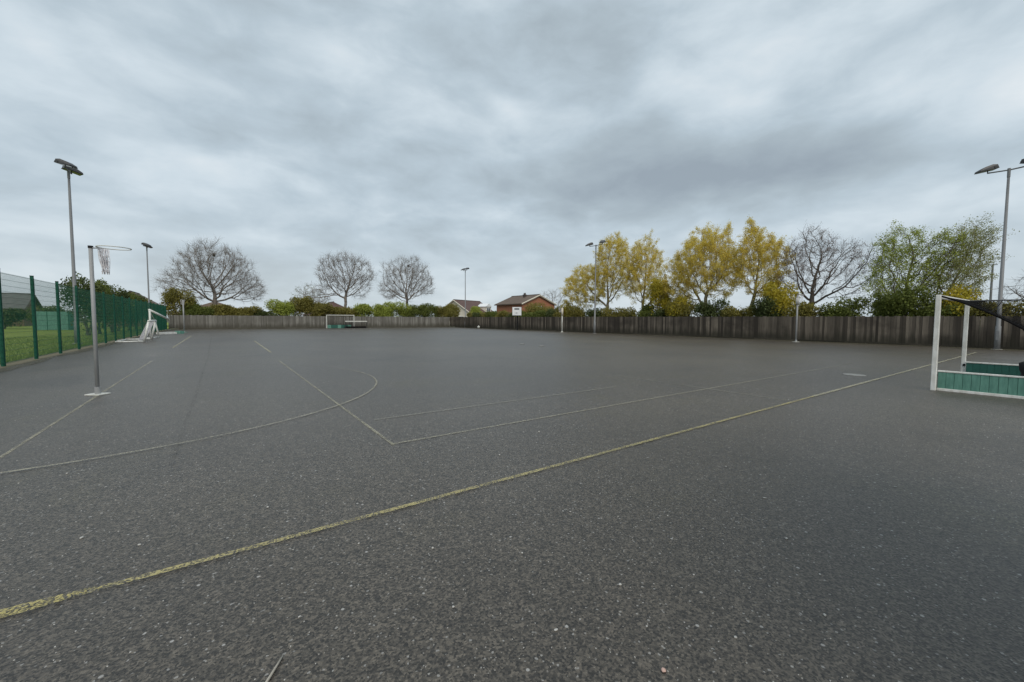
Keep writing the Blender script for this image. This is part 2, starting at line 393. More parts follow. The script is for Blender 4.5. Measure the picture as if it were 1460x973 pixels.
# soil/gravel strip with a low concrete edging under the mesh fence
ss = MB(); ss.box((-5.70, 28, -0.02), (0.54, 84, 0.05)); struct(ss.build('soil_strip', 'soil_strip'))
ZL = [0.004]
def sheet(name, pts, mat):
    z = ZL[0]; ZL[0] += 0.001
    o = MB().poly([(x, y, z) for x, y in pts]).build(name, mat); return struct(o)
def line_y(x, y0, y1, wd, mat, name='court_line'): return sheet(name, [(x - wd/2, y0), (x + wd/2, y0), (x + wd/2, y1), (x - wd/2, y1)], mat)
def line_x(y, x0, x1, wd, mat, name='court_line'): return sheet(name, [(x0, y - wd/2), (x1, y - wd/2), (x1, y + wd/2), (x0, y + wd/2)], mat)
# ------------------------------------------------------------------ court markings
PX, PY = -2.05, 11.61            # netball post = centre of the goal circle
line_y(PX, 4.975, 19.6, 0.042, 'paint_white')
line_y(PX, 27.5, 44.0, 0.085, 'paint_far')
line_y(1.72, 4.955, 17.2, 0.042, 'paint_white')
line_y(1.84, 21.5, 33.0, 0.085, 'paint_far')
line_x(5.00, 1.72, 11.5, 0.04, 'paint_white')
line_x(5.00, 11.5, 19.0, 0.045, 'paint_faint')
line_x(6.36, 1.9, 7.5, 0.05, 'paint_faint')
line_x(18.9, -2.0, 3.0, 0.05, 'paint_faint')
line_y(9.05, 3.32, 7.6, 0.05, 'paint_faint')
line_x(3.25, -5.2, 10.0, 0.052, 'paint_yellow')
line_x(3.25, 10.0, 31.0, 0.075, 'paint_far')
sheet('court_line', [(-1.6, 3.215), (-0.9, 3.205), (-0.66, 3.222), (-0.58, 3.255), (-0.66, 3.285), (-0.9, 3.30), (-1.6, 3.325)], 'paint_fresh_yellow')
arc = MB(); RA = 5.36; z = ZL[0]; ZL[0] += 0.001
na = 56; a0, a1 = R(-108), R(22)
for i in range(na + 1):
    a = a0 + (a1 - a0) * i / na
    for rr in (RA - 0.021, RA + 0.021): arc.v.append((PX + rr * math.cos(a), PY + rr * math.sin(a), z))
for i in range(na): arc.f.append((2*i, 2*i+1, 2*i+3, 2*i+2))
struct(arc.build('court_line', 'paint_white'))
arc = MB()
for i in range(21):
    a = R(22) + R(40) * i / 20
    for rr in (RA - 0.021, RA + 0.021): arc.v.append((PX + rr * math.cos(a), PY + rr * math.sin(a), z))
for i in range(20): arc.f.append((2*i, 2*i+1, 2*i+3, 2*i+2))
struct(arc.build('court_line', 'paint_faint'))
rng = random.Random(4)
tj = MB(); z = ZL[0]; ZL[0] += 0.001
tp = [(-0.46, 5.6), (-0.47, 7.5), (-0.44, 10), (-0.45, 14), (-0.43, 20), (-0.5, 27), (-0.6, 40)]
for i, (x, y) in enumerate(tp):
    wd = 0.022 + 0.012 * rng.random(); tj.v += [(x - wd, y, z), (x + wd, y, z)]
for i in range(len(tp) - 1): tj.f.append((2*i, 2*i+1, 2*i+3, 2*i+2))
struct(tj.build('tarmac_joint', 'tar_joint'))
def ragged(name, pts_in, pts_out, mat):
    mb = MB(); z = ZL[0]; ZL[0] += 0.001
    for a, b_ in zip(pts_in, pts_out): mb.v += [(a[0], a[1], z), (b_[0], b_[1], z)]
    for i in range(len(pts_in) - 1): mb.f.append((2*i, 2*i+1, 2*i+3, 2*i+2))
    return struct(mb.build(name, mat))
yy = [(-8 + i * 1.1) for i in range(70)]
ragged('edge_dirt', [(fence_x(y) - 0.02, y) for y in yy], [(fence_x(y) - 0.7 - 1.0 * rng.random(), y) for y in yy], 'edge_dirt')
xx = [-5.3 + i * 0.9 for i in range(45)]
ragged('edge_dirt', [(x, FARY - 0.02) for x in xx], [(x, FARY - 1.2 - 1.8 * rng.random()) for x in xx], 'edge_dirt')
yy = [(0 + i * 1.0) for i in range(68)]
ragged('edge_dirt', [(-5.42, y) for y in yy], [(-5.30 + 0.35 * rng.random(), y) for y in yy], 'edge_dirt')

# ------------------------------------------------------------------ wooden fences
def wooden_fence(name, label, p0, p1, height, mat, pitch, seed, nobj_range):
    """close-board fence from p0 to p1; face on the left-hand side of p0->p1"""
    rg = random.Random(seed)
    p0 = Vector((*p0, 0)); p1 = Vector((*p1, 0)); L = (p1 - p0).length
    ang = math.atan2(p1.y - p0.y, p1.x - p0.x)
    root = thing(name, label, 'fence', p0, ang)
    variants = []
    for k in range(9):
        hgt = height + rg.uniform(-0.035, 0.03); wd = pitch + 0.012; sk = rg.uniform(-0.012, 0.012); tilt = rg.uniform(-0.01, 0.01)
        mb = MB(); t0, t1 = 0.008, 0.020
        z0 = 0.13
        mb.v = [(0, t0, z0), (wd, t1, z0), (wd, 0.0, z0), (0, 0.0, z0),
                (tilt, t0, hgt), (wd + tilt, t1, hgt + sk), (wd + tilt, 0.0, hgt + sk), (tilt, 0.0, hgt)]
        mb.f = [(0, 1, 2, 3), (7, 6, 5, 4), (0, 4, 5, 1), (1, 5, 6, 2), (2, 6, 7, 3), (3, 7, 4, 0)]
        variants.append(mb)
    meshes = [v.mesh('board', mat) for v in variants]
    n = int(L / pitch); rest = MB(); alt = 0
    for i in range(n):
        x = i * pitch; yo = 0.004 * (i % 2) + rg.uniform(0, 0.003); k = rg.randrange(9)
        if nobj_range[0] <= x <= nobj_range[1]:
            o = link('board', meshes[k], root, (x, yo, rg.uniform(-0.02, 0.0)))
            o.rotation_euler = (0, rg.uniform(-0.006, 0.006), 0)
        else:
            b0 = len(rest.v); dz = rg.uniform(-0.02, 0)
            rest.v += [(a + x, b + yo, c + dz) for a, b, c in variants[k].v]
            rest.f += [tuple(b0 + q for q in f) for f in variants[k].f]
    if rest.v:
        o = rest.build('far_boards', mat, root); o['kind'] = 'stuff'
    # gravel boards, rails and posts
    nb = int(L / 3.0)
    gm = MB().box((1.5, 0.0, 0.075), (2.985, 0.034, 0.15)).mesh('kickboard', mat)
    rm = MB().box((1.5, -0.035, 0), (2.99, 0.055, 0.075)).mesh('rail', mat)
    pm = MB().box((0, -0.06, height / 2), (0.1, 0.1, height + 0.02)).mesh('post', mat)
    for i in range(nb + 1):
        link('post', pm, root, (i * 3.0, -0.04, 0))
        if i < nb:
            link('kickboard', gm, root, (i * 3.0, 0.012, rg.uniform(-0.02, 0.0)))
            for zz in (0.45, 1.55): link('rail', rm, root, (i * 3.0, 0, zz))
    return root
# faces look towards the yard
wooden_fence('wooden_fence', 'long dark brown close-board wooden fence below the yellow-leaved trees', (FX0, -8), (FX1, FARY), 1.9, 'fence_dark_wood', 0.15, 11, (8.0, 52.5))
wooden_fence('wooden_fence', 'weathered grey close-board wooden fence behind the far white goal', (FX1 - 0.06, FARY), (-5.5, FARY), 1.88, 'fence_grey_wood', 0.15, 12, (0.0, 100.0))

# ------------------------------------------------------------------ green weldmesh fence
GX = -5.62; SP = 2.85; GH = 3.0
root = thing('mesh_fence', 'tall dark green welded mesh fence with box posts beside the grass field', 'fence', (GX, 2.70, 0))
pan = MB(); r = 0.0026
def wire(mb, a, b, r):
    a = Vector(a); b = Vector(b); d = (b - a).normalized()
    x = Vector((1, 0, 0)) * r; y = d.cross(Vector((1, 0, 0))).normalized() * r
    n = len(mb.v)
    for q in (a, b):
        for s_, t_ in ((1, 1), (-1, 1), (-1, -1), (1, -1)): mb.v.append(tuple(q + x * s_ + y * t_))
    for j in range(4): mb.f.append((n + j, n + (j + 1) % 4, n + 4 + (j + 1) % 4, n + 4 + j))
for i in range(1, 57): wire(pan, (0, i * 0.05 - 0.0, 0.06), (0, i * 0.05, GH - 0.02), 0.0021)
for k in range(16):
    zz = 0.1 + k * 0.19
    for dx in (-0.006, 0.006): wire(pan, (dx, 0.0, zz), (dx, SP, zz), 0.0027)
pmesh = pan.mesh('mesh_panel', 'green_coat')
pst = MB().box((0, 0, GH / 2 + 0.03), (0.08, 0.10, GH + 0.06)); pst.box((0.045, 0, GH / 2), (0.012, 0.05, GH - 0.04))
pstm = pst.mesh('post', 'green_coat')
capm = bevel(MB().box((0, 0, GH + 0.072), (0.09, 0.11, 0.024)).mesh('post_cap', 'rubber_black'), 0.006)
NP = 24
for i in range(NP):
    q = link('post', pstm, root, (0, i * SP, 0)); link('post_cap', capm, q)
    if i < NP - 1: link('mesh_panel', pmesh, root, (-0.0, i * SP, 0))

# ------------------------------------------------------------------ floodlights
def lamp_head(parent, loc, rz, tilt):
    """flat-glass asymmetric floodlight: wedge housing, black visor, glass below"""
    mb = MB()
    # profile in local x (forward) / z, width along y
    prof = [(-0.42, 0.02), (-0.40, 0.20), (-0.18, 0.27), (0.20, 0.20), (0.52, 0.06), (0.54, 0.0), (-0.40, -0.02)]
    w2 = 0.27
    n = len(prof)
    mb.v = [(x, -w2 * (0.86 if i in (2, 3) else 1), zz) for i, (x, zz) in enumerate(prof)] + [(x, w2 * (0.86 if i in (2, 3) else 1), zz) for i, (x, zz) in enumerate(prof)]
    mb.f = [tuple(reversed(range(n))), tuple(range(n, 2 * n))] + [(i, (i + 1) % n, n + (i + 1) % n, n + i) for i in range(n)]
    h = mb.build('lamp_housing', 'lamp_top', parent, loc=loc); h.rotation_euler = (0, R(tilt), rz); h.scale = (0.82, 0.82, 0.82)
    rim = MB(); rim.box((0.06, 0, -0.035), (0.98, 0.60, 0.05)); rim.box((-0.30, 0, 0.02), (0.2, 0.62, 0.14)); rim.build('lamp_rim', 'lamp_black', h)
    MB().box((0.10, 0, -0.068), (0.80, 0.48, 0.012)).build('lamp_glass', 'lamp_glass', h)
    return h
def floodlight(x, y, label, face, height=10.0, arm=1.9, splay=0.45, tilt=12, arm_rz=0.0):
    root = thing('floodlight', label, 'floodlight', (x, y, 0), 0, 'floodlights round the yard')
    MB().tube([(0, 0, 0), (0, 0, 1.3), (0, 0, 1.32), (0, 0, height)], [0.125, 0.115, 0.092, 0.052], 14).build('pole', 'galv_steel', root, True)
    MB().tube([(0, 0, -0.03), (0, 0, 0.03)], 0.22, 16).build('base_plate', 'concrete', root)
    dr = MB().box((0.11 * math.cos(face), 0.11 * math.sin(face), 0.8), (0.03, 0.11, 0.5), face).build('access_door', 'galv_steel', root)
    ca, sa = math.cos(arm_rz), math.sin(arm_rz)
    A = lambda s, zz: (-sa * s, ca * s, zz)
    MB().tube([A(-arm / 2, height - 0.02), A(0, height - 0.06), A(arm / 2, height - 0.02)], 0.038, 8).build('crossarm', 'galv_steel', root)
    MB().tube([(0, 0, height - 0.45), (0, 0, height + 0.03)], 0.065, 10).build('collar', 'galv_steel', root)
    for s_ in (-1, 1):
        p = A(s_ * arm / 2, height + 0.16)
        lamp_head(root, p, face + s_ * splay * (1 if math.cos(face) > 0 else -1), tilt)
        MB().bar((p[0], p[1], height - 0.04), (p[0], p[1], height + 0.16), 0.03).build('bracket', 'lamp_black', root)
    return root
floodlight(-6.9, 34.5, 'tall grey floodlight pole with black twin lamps rising behind the first green fence bays', 0.0, 10.0, 1.2, 0.5)
floodlight(-6.9, 65.4, 'grey twin-lamp floodlight pole behind the far end of the green mesh fence', 0.0, 9.9, 1.2, 0.5)
floodlight(33.95, 31.9, 'grey floodlight pole with two dark lamps in front of the yellow tree', math.pi, 9.75)
floodlight(35.0, 63.4, 'slim grey floodlight pole standing in front of the brown-roofed bungalow', math.pi * 1.05, 10.0, 1.3, 0.3)
floodlight(35.35, 2.95, 'tall grey floodlight pole with wide-set lamps behind the black-netted goal', math.pi, 9.9, 1.55, 0.95, 10)
root = thing('lighting_mast', 'thin distant grey mast behind the windswept tree', 'mast', (50, 4.67, 0))
MB().tube([(0, 0, 0), (0, 0, 6.1)], [0.09, 0.06], 8).build('pole', 'galv_steel', root)
MB().tube([(0, -0.25, 6.05), (0, 0.25, 6.05)], 0.035, 6).build('crossarm', 'galv_steel', root)

# ------------------------------------------------------------------ netball posts
def ring_pts(cx, cy, cz, r, n=28): return [(cx + r * math.cos(2 * math.pi * i / n), cy + r * math.sin(2 * math.pi * i / n), cz) for i in range(n)]
def netball_post(x, y, rz, label, h, rr, arm, polemat, pole_r=0.05, pad=None, net=True, base='white_dirty', base_s=0.45, loose=False):
    root = thing('netball_post', label, 'netball post', (x, y, 0), rz)
    MB().tube([(0, 0, 0.0), (0, 0, h)], pole_r, 14).build('pole', polemat, root, True)
    MB().tube([(0, 0, h - 0.03), (0, 0, h + 0.015)], pole_r + 0.008, 14).build('pole_cap', 'rubber_black' if polemat != 'white_paint' else polemat, root)
    mb = MB().box((0, 0, 0.012), (base_s, base_s * 0.8, 0.024)); bevel_me = bevel(mb.mesh('base_plate', base), 0.006)
    link('base_plate', bevel_me, root)
    MB().tube([(0, 0, 0.02), (0, 0, 0.16)], pole_r + 0.014, 14).build('socket', polemat, root)
    if pad: MB().tube([(0, 0, pad[0]), (0, 0, pad[1])], pad[2], 14).build('padding', pad[3], root, True)
    zr = h - 0.03
    MB().tube([(pole_r, 0, zr), (pole_r + arm, 0, zr)], 0.012, 8).build('ring_arm', 'cord_grey', root)
    rg = MB().tube(ring_pts(pole_r + arm + rr, 0, zr, rr), 0.010, 6, closed=True).build('ring', 'white_dirty', root)
    if net:
        nb = MB(); cx = pole_r + arm + rr; L = 0.52
        if loose:      # net pulled together and hanging from the pole side of the ring
            for k in range(14):
                a = R(180) + R(26) * (k / 13 - 0.5) * 2
                p0 = Vector((cx + rr * math.cos(a), rr * math.sin(a), zr))
                p1 = Vector((pole_r + arm + 0.06 + 0.045 * math.cos(k * 1.9), 0.05 * math.sin(k * 1.9), zr - L * (0.85 + 0.15 * math.sin(k))))
                mid = (p0 + p1) / 2 + Vector((-0.015, 0, -0.05))
                nb.tube([p0, mid, p1], 0.0065, 4)
                p2 = Vector((pole_r + arm + 0.06 + 0.05 * math.cos(k * 2.7 + 1), 0.055 * math.sin(k * 2.7 + 1), zr - L))
                nb.tube([p0, (p0 + p2) / 2 + Vector((0.02, 0, 0.02)), p2], 0.0065, 4)
            for q in range(4): nb.tube([(pole_r + arm + 0.06 + 0.06 * math.cos(a), 0.06 * math.sin(a), zr - 0.17 - q * 0.1) for a in np.linspace(0, 6.28, 9)[:-1]], 0.0045, 4, closed=True)
        else:
            for k in range(12):
                for s_ in (1, -1):
                    pts = []
                    for q in range(5):
                        a = 2 * math.pi * (k + s_ * q * 0.5) / 12; rq = rr * (1 - 0.09 * q)
                        pts.append((cx + rq * math.cos(a), rq * math.sin(a), zr - q * L / 4))
                    nb.tube(pts, 0.004, 3)
        nb.build('net', 'net_white', rg)
    return root
netball_post(PX - 0.02, PY, R(-38), 'grey netball post with drooping white net on the near goal line', 2.98, 0.255, 0.20, 'grey_paint', 0.033, loose=True, base_s=0.31)
netball_post(-3.12, 55.0, R(100), 'pale grey netball post beside the teal board near the mesh fence', 3.45, 0.19, 0.12, 'grey_paint', 0.06, base='teal_board', base_s=0.7)
netball_post(33.45, 36.7, R(185), 'white netball post with cream padded top beside the lone floodlight', 2.95, 0.19, 0.12, 'white_paint', 0.06, (2.0, 2.9, 0.13, 'verge_cream'), base_s=0.4)
netball_post(34.3, 12.4, R(225), 'grey netball post with pale padded top in front of the dark fence', 3.45, 0.19, 0.12, 'grey_paint', 0.055, (2.75, 3.2, 0.11, 'white_dirty'), base_s=0.4)

# ------------------------------------------------------------------ hockey goal with black net
HX0, HX1, HY = 13.2, 16.95, 2.0
root = thing('hockey_goal', 'white hockey goal with teal boards and sagging black net', 'goal', (HX0, HY, 0))
W = HX1 - HX0; HH = 2.17
def sqpost(name, a, b, s, mat, par): 
    me = MB().bar(a, b, s * 0.7071, 4).mesh(name, mat); bevel(me, s * 0.10); return link(name, me, par)
for xx in (0.0, W): 
    q = sqpost('goal_post', (xx, 0, 0), (xx, 0, HH), 0.085, 'white_paint', root)
    MB().box((xx + (0.05 if xx == 0 else -0.05), -0.02, 0.36), (0.03, 0.05, 0.06)).build('bracket', 'rubber_black', q)
sqpost('crossbar', (0.044, 0, HH - 0.045), (W - 0.044, 0, HH - 0.045), 0.08, 'white_paint', root)
DEP = 1.35
sqpost('top_rail', (W, -0.045, HH - 0.03), (W, -2.6, HH - 0.03), 0.036, 'galv_steel', root)
sqpost('back_strut', (W, -2.58, 0.02), (W, -2.58, HH - 0.05), 0.036, 'galv_steel', root)
sqpost('back_strut', (0.06, -DEP - 0.45, 0.02), (0.06, -DEP - 0.45, 1.2), 0.036, 'galv_steel', root)
def kick_board(x, y0, y1, h, parent, mat, pl):
    """side board of upright planks between white rails (runs along y)"""
    bd = MB().box((x, (y0 + y1) / 2, h / 2), (0.022, abs(y1 - y0), h - 0.03)).build('side_board', 'teal_dark', parent)
    L = abs(y1 - y0); n = int(L / pl); d = -1 if y1 < y0 else 1
    for i in range(n):
        me = MB().box((x, y0 + d * (i + 0.5) * pl, h / 2), (0.034, pl - 0.006, h - 0.04)).mesh('plank', mat); bevel(me, 0.004); link('plank', me, bd)
    for zz, hh in ((0.03, 0.06), (h - 0.015, 0.036)):
        me = MB().box((x, (y0 + y1) / 2, zz), (0.062, L + 0.02, hh)).mesh('board_rail', 'white_paint'); bevel(me, 0.006); link('board_rail', me, bd)
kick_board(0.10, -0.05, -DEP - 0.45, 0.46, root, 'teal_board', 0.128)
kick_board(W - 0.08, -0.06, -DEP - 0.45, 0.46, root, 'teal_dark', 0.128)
bb = MB().box((W / 2, -DEP - 0.47, 0.23), (W - 0.2, 0.03, 0.44)).build('back_board', 'teal_dark', root)
MB().box((W / 2, -DEP - 0.47, 0.462), (W - 0.2, 0.06, 0.03)).build('board_rail', 'white_paint', bb)
# net: grid of cords over a sagging sheet from the crossbar, over the top and down the back
def goal_net(fn, nu, nv, rad, name, parent, mat='net_black', sides=3):
    mb = MB()
    P = [[fn(i / nu, j / nv) for j in range(nv + 1)] for i in range(nu + 1)]
    for i in range(nu + 1): mb.tube(P[i], rad, sides, cap=False)
    for j in range(nv + 1): mb.tube([P[i][j] for i in range(nu + 1)], rad, sides, cap=False)
    return mb.build(name, mat, parent)
def netfn(u, v):
    x = 0.03 + (W - 0.06) * u
    y = -0.03 - 2.0 * v
    # the near edge has come off its rail and droops; the far edge stays on the rail
    drop = (0.75 * v + 0.55 * v * v) * (1 - u) ** 0.9 * 1.1 + 0.22 * math.sin(math.pi * u) * min(1, v * 2.2)
    zz = HH - 0.03 - drop
    if v > 0.62: zz -= (v - 0.62) * 3.2 * (0.35 + 0.65 * (1 - u)); y = -0.03 - 2.0 * 0.62 - (v - 0.62) * 0.9
    return (x, y, max(zz, 0.06))
goal_net(netfn, 46, 30, 0.0034, 'net', root)
def edgefn():
    return [Vector(netfn(0.0, k / 30)) for k in range(31)]
MB().tube(edgefn(), 0.022, 6).build('net_rope', 'net_black', root)
MB().tube([Vector(netfn(k / 30, 0.30)) - Vector((0, 0, 0.004)) for k in range(31)], 0.010, 5).build('net_rope', 'net_black', root)

def lump(name, mat, rx, ry, rz_, seed, n=2):
    bm = bmesh.new(); bmesh.ops.create_icosphere(bm, subdivisions=n + 1, radius=1.0)
    rg = random.Random(seed); ph = [rg.uniform(0, 6.28) for _ in range(9)]
    for v in bm.verts:
        c = v.co; f = 1 + 0.14 * math.sin(3.1 * c.x + ph[0]) + 0.12 * math.sin(4.3 * c.y + ph[1]) + 0.10 * math.sin(5.7 * c.z + ph[2]) + 0.07 * math.sin(8 * c.x + 7 * c.y + ph[3])
        v.co = Vector((c.x * rx, c.y * ry, max(c.z, -0.72) * rz_)) * f
    zmin = min(v.co.z for v in bm.verts)
    for v in bm.verts: v.co.z -= zmin
    me = bpy.data.meshes.new(name); bm.to_mesh(me); bm.free(); me.materials.append(MATS[mat]); me.shade_smooth(); return me
root = thing('kit_bag', 'crumpled black kit bag lying behind the teal goal board', 'bag', (15.0, 0.52, 0.0), R(20))
link('bag_body', lump('bag_body', 'rubber_black', 0.62, 0.36, 0.42, 5), root)
MB().tube([(-0.35, 0.0, 0.52), (-0.15, -0.1, 0.66), (0.1, -0.1, 0.66), (0.3, 0, 0.54)], 0.016, 6).build('strap', 'cord_grey', root)
MB().tube([(-0.5, -0.2, 0.30), (-0.2, -0.30, 0.36), (0.1, -0.30, 0.38), (0.4, -0.22, 0.32)], 0.012, 6).build('piping', 'white_dirty', root)

# ------------------------------------------------------------------ portable goals by the mesh fence
root = thing('small_goal', 'low white five-a-side goal with pale net against the mesh fence', 'goal', (-3.95, 34.6, 0))
gw = 3.4; gh = 1.32; gd = -1.32
for yy_ in (0, gw):
    MB().tube([(0, yy_, 0.04), (0.24, yy_, gh)], 0.062, 10).build('goal_post', 'white_paint', root, True)
    MB().tube([(-0.06, yy_, 0.05), (gd, yy_, 0.05)], 0.05, 10).build('ground_bar', 'white_paint', root, True)
MB().tube([(0.24, -0.06, gh + 0.02), (0.24, gw + 0.06, gh + 0.02)], 0.062, 10).build('crossbar', 'white_paint', root, True)
MB().tube([(gd, 0.06, 0.05), (gd, gw - 0.06, 0.05)], 0.05, 10).build('rear_bar', 'white_paint', root, True)
goal_net(lambda u, v: (0.2 - 0.5 * v, gw * u, gh - (gh - 0.09) * v), 40, 16, 0.0045, 'net', root, 'net_white')
root = thing('leaning_goal', 'taller white goal frame with sloping top bar beside the mesh fence', 'goal', (-4.2, 39.9, 0))
MB().tube([(0, 0, 0.0), (0, 0, 2.12)], 0.062, 10).build('goal_post', 'white_paint', root, True)
MB().tube([(-0.03, -0.02, 2.12), (0.95, 1.35, 1.42)], 0.075, 10).build('top_bar', 'white_paint', root, True)
MB().tube([(0.30, 1.9, 0.04), (0.08, 1.7, 1.36)], 0.055, 10).build('rear_leg', 'white_paint', root, True)
MB().tube([(0.0, 0.0, 2.0), (0.08, 1.7, 1.36)], 0.03, 8).build('brace', 'white_paint', root, True)
MB().tube([(-0.5, 0, 0.04), (0.05, 0, 0.04)], 0.05, 10).build('foot', 'white_paint', root, True)
MB().tube([(0.0, 0.02, 0.05), (0.30, 1.9, 0.05)], 0.04, 8).build('ground_bar', 'white_paint', root, True)
root = thing('goal_board', 'white-topped long board with teal end block lying beside the mesh fence', 'board', (-4.7, 50.0, 0))
MB().box((0.55, 0.3, 0.09), (1.5, 0.5, 0.18), R(42)).build('board_body', 'white_paint', root)
MB().box((1.44, 1.1, 0.13), (0.36, 0.7, 0.26), R(42)).build('end_block', 'teal_board', root)

# ------------------------------------------------------------------ far goals
root = thing('football_goal', 'white framed goal with dark net standing before the grey fence', 'goal', (13.2, 67.3, 0))
fw, fh = 4.0, 2.08
for xx in (0, fw): sqpost('goal_post', (xx, 0, 0), (xx, 0, fh), 0.11, 'white_dirty', root)
sqpost('crossbar', (0.056, 0, fh - 0.06), (fw - 0.056, 0, fh - 0.06), 0.11, 'white_dirty', root)
for xx in (0.0, fw): MB().tube([(xx, 0.06, fh - 0.1), (xx, 0.9, 0.05)], 0.03, 6).build('stay', 'cord_grey', root)
goal_net(lambda u, v: (fw * u, 0.06 + 0.9 * v + 0.12 * math.sin(3.14 * v), (fh - 0.1) * (1 - v) + 0.05), 40, 20, 0.006, 'net', root, 'net_black')
for k in range(7):
    MB().box((0.45 + k * 0.5, 0.55, 0.27), (0.485, 0.05, 0.5)).build('teal_panel', 'teal_board' if k % 3 == 0 else 'teal_dark', root)
root = thing('low_goal', 'low dark netted goal with white top rail beside the far white goal', 'goal', (15.75, 66.7, 0))
lw = 3.3
for xx in (0, lw): sqpost('goal_post', (xx, 0, 0), (xx, 0, 1.0), 0.07, 'lamp_black', root); 
for xx in (0, lw): sqpost('ground_rail', (xx, 0.05, 0.04), (xx, 0.5, 0.04), 0.06, 'lamp_black', root)
me = MB().box((lw / 2, 0, 1.07), (lw, 0.1, 0.16)).mesh('top_rail', 'white_dirty'); bevel(me, 0.015); link('top_rail', me, root)
MB().box((lw / 2, 0.52, 0.14), (lw, 0.04, 0.26)).build('back_board', 'rubber_black', root)
goal_net(lambda u, v: (lw * u, 0.02 + 0.5 * v, 0.98 * (1 - v) + 0.04), 34, 12, 0.007, 'net', root, 'net_black')

# ------------------------------------------------------------------ basketball stand
root = thing('basketball_stand', 'white basketball backboard on a dark post against the wooden fence', 'basketball hoop', (34.1, 46.7, 0), R(38))
MB().box((0, 0, 1.35), (0.14, 0.14, 2.7)).build('post', 'rubber_black', root)
me = MB().box((-0.28, 0, 2.66), (0.04, 1.3, 1.15)).mesh('backboard', 'upvc_white'); bevel(me, 0.01); bk = link('backboard', me, root)
MB().box((-0.10, 0, 2.6), (0.34, 0.10, 0.10)).build('bracket', 'rubber_black', root)
MB().box((-0.31, 0, 2.98), (0.018, 0.70, 0.16)).build('target_mark', 'rubber_black', bk)
MB().box((-0.28, 0, 2.04), (0.07, 1.3, 0.10)).build('lower_edge', 'lamp_black', bk)
rg_ = MB().tube(ring_pts(-0.60, 0, 2.45, 0.23, 20), 0.012, 6, closed=True).build('ring', 'cord_grey', root)
MB().box((-0.34, 0, 2.45), (0.09, 0.12, 0.06)).build('ring_mount', 'cord_grey', rg_)

# ------------------------------------------------------------------ small things on the tarmac
cv = MB().tube([(0, 0, 0.0), (0, 0, 0.012)], 0.27, 28).build('access_cover', 'cover_pale', loc=(15.0, 3.9, 0.0))
bevel(cv.data, 0.004)
tag(cv, 'round pale access cover set in the tarmac near the yellow line', 'manhole cover')
for (x, y, sx, sy, lab) in ((15.4, 20.6, 0.22, 0.16, 'flattened pale paper litter on the open tarmac, the rounder piece'), (15.2, 18.4, 0.25, 0.11, 'flattened pale paper litter on the open tarmac, the longer piece')):
    o = link('paper_litter', lump('paper_litter', 'cover_pale', sx, sy, 0.02, 3), None, (x, y, 0)); tag(o, lab, 'litter')
o = link('white_tub', lump('white_tub', 'white_dirty', 0.2, 0.2, 0.22, 8), None, (34.2, 57.5, 0)); tag(o, 'small white bundle on the ground at the fence foot below the bungalow', 'litter')
st = MB().tube([(0.085, 1.93, 0.012), (0.13, 2.0, 0.010), (0.165, 2.055, 0.010), (0.195, 2.105, 0.008)], [0.0055, 0.006, 0.005, 0.0035], 7).build('stick', 'stick_pale', smooth=True)
tag(st, 'thin pale stick lying on the near tarmac', 'stick')
def pebble(name, mat, s, seed, loc, lab, grp=None):
    o = link(name, lump(name, mat, s, s * 0.72, s * 0.5, seed, 1), None, (loc[0], loc[1], -0.001)); o.rotation_euler = (0, 0, seed * 1.3)
    tag(o, lab, 'stone', grp); return o
pebble('pebble', 'stone_pink', 0.0135, 3, (1.585, 1.04), 'smooth pinkish pebble on the near tarmac')
rp = random.Random(77)
spots = [(0.42, 1.72), (0.30, 2.35), (1.62, 2.15), (1.9, 1.55), (2.35, 1.35), (2.05, 0.95), (2.6, 0.75), (1.15, 2.55), (0.75, 2.9), (0.28, 3.9), (-0.5, 3.75), (-0.85, 4.1),
         (2.9, 1.9), (3.3, 1.2), (2.3, 2.4), (1.35, 1.5), (1.0, 1.95), (3.9, 1.6), (3.0, 0.9), (4.4, 2.2), (0.9, 4.2), (2.6, 3.9), (3.6, 4.4), (-1.3, 5.9), (5.2, 1.0), (1.75, 1.25)]
for i, (x, y) in enumerate(spots):
    d = math.hypot(x, y)
    pebble('pebble', 'stone_pale', rp.uniform(0.0055, 0.0095) * (0.8 + 0.16 * d), i + 9, (x, y), 'pale grey stone chip lying on the tarmac', 'pale chips on the tarmac')
# fine grit scattered over the tarmac, thickest towards the right
nprng = np.random.default_rng(5)
def grit(n, rmin, rmax, smin, smax):
    V = []; F = []
    th = nprng.uniform(R(-22), R(95), n); rr = rmin + (rmax - rmin) * nprng.random(n) ** 1.3
    x = rr * np.sin(th); y = rr * np.cos(th); s = nprng.uniform(smin, smax, n) * (0.6 + 0.08 * rr)
    a = nprng.uniform(0, 6.28, n)
    tet = np.array([(1, 0, 0), (-0.5, 0.7, 0), (-0.6, -0.6, 0), (0.1, 0.05, 0.75)])
    ca, sa = np.cos(a)[:, None], np.sin(a)[:, None]
    vx = x[:, None] + s[:, None] * (tet[:, 0] * ca - tet[:, 1] * sa); vy = y[:, None] + s[:, None] * (tet[:, 0] * sa + tet[:, 1] * ca)
    vz = s[:, None] * tet[:, 2] + 0.0 * vx
    V = np.stack([vx, vy, vz], -1).reshape(-1, 3)
    b = np.arange(n)[:, None] * 4
    F = np.concatenate([b + np.array(q) for q in ((0, 1, 3), (1, 2, 3), (2, 0, 3))])
    return V, F
V, F = grit(2400, 1.3, 12.0, 0.0025, 0.0080)
o = link('grit', npmesh('grit', V, F, 3, 'stone_pale')); o['kind'] = 'stuff'; tag(o, 'fine pale grit scattered over the tarmac', 'grit')

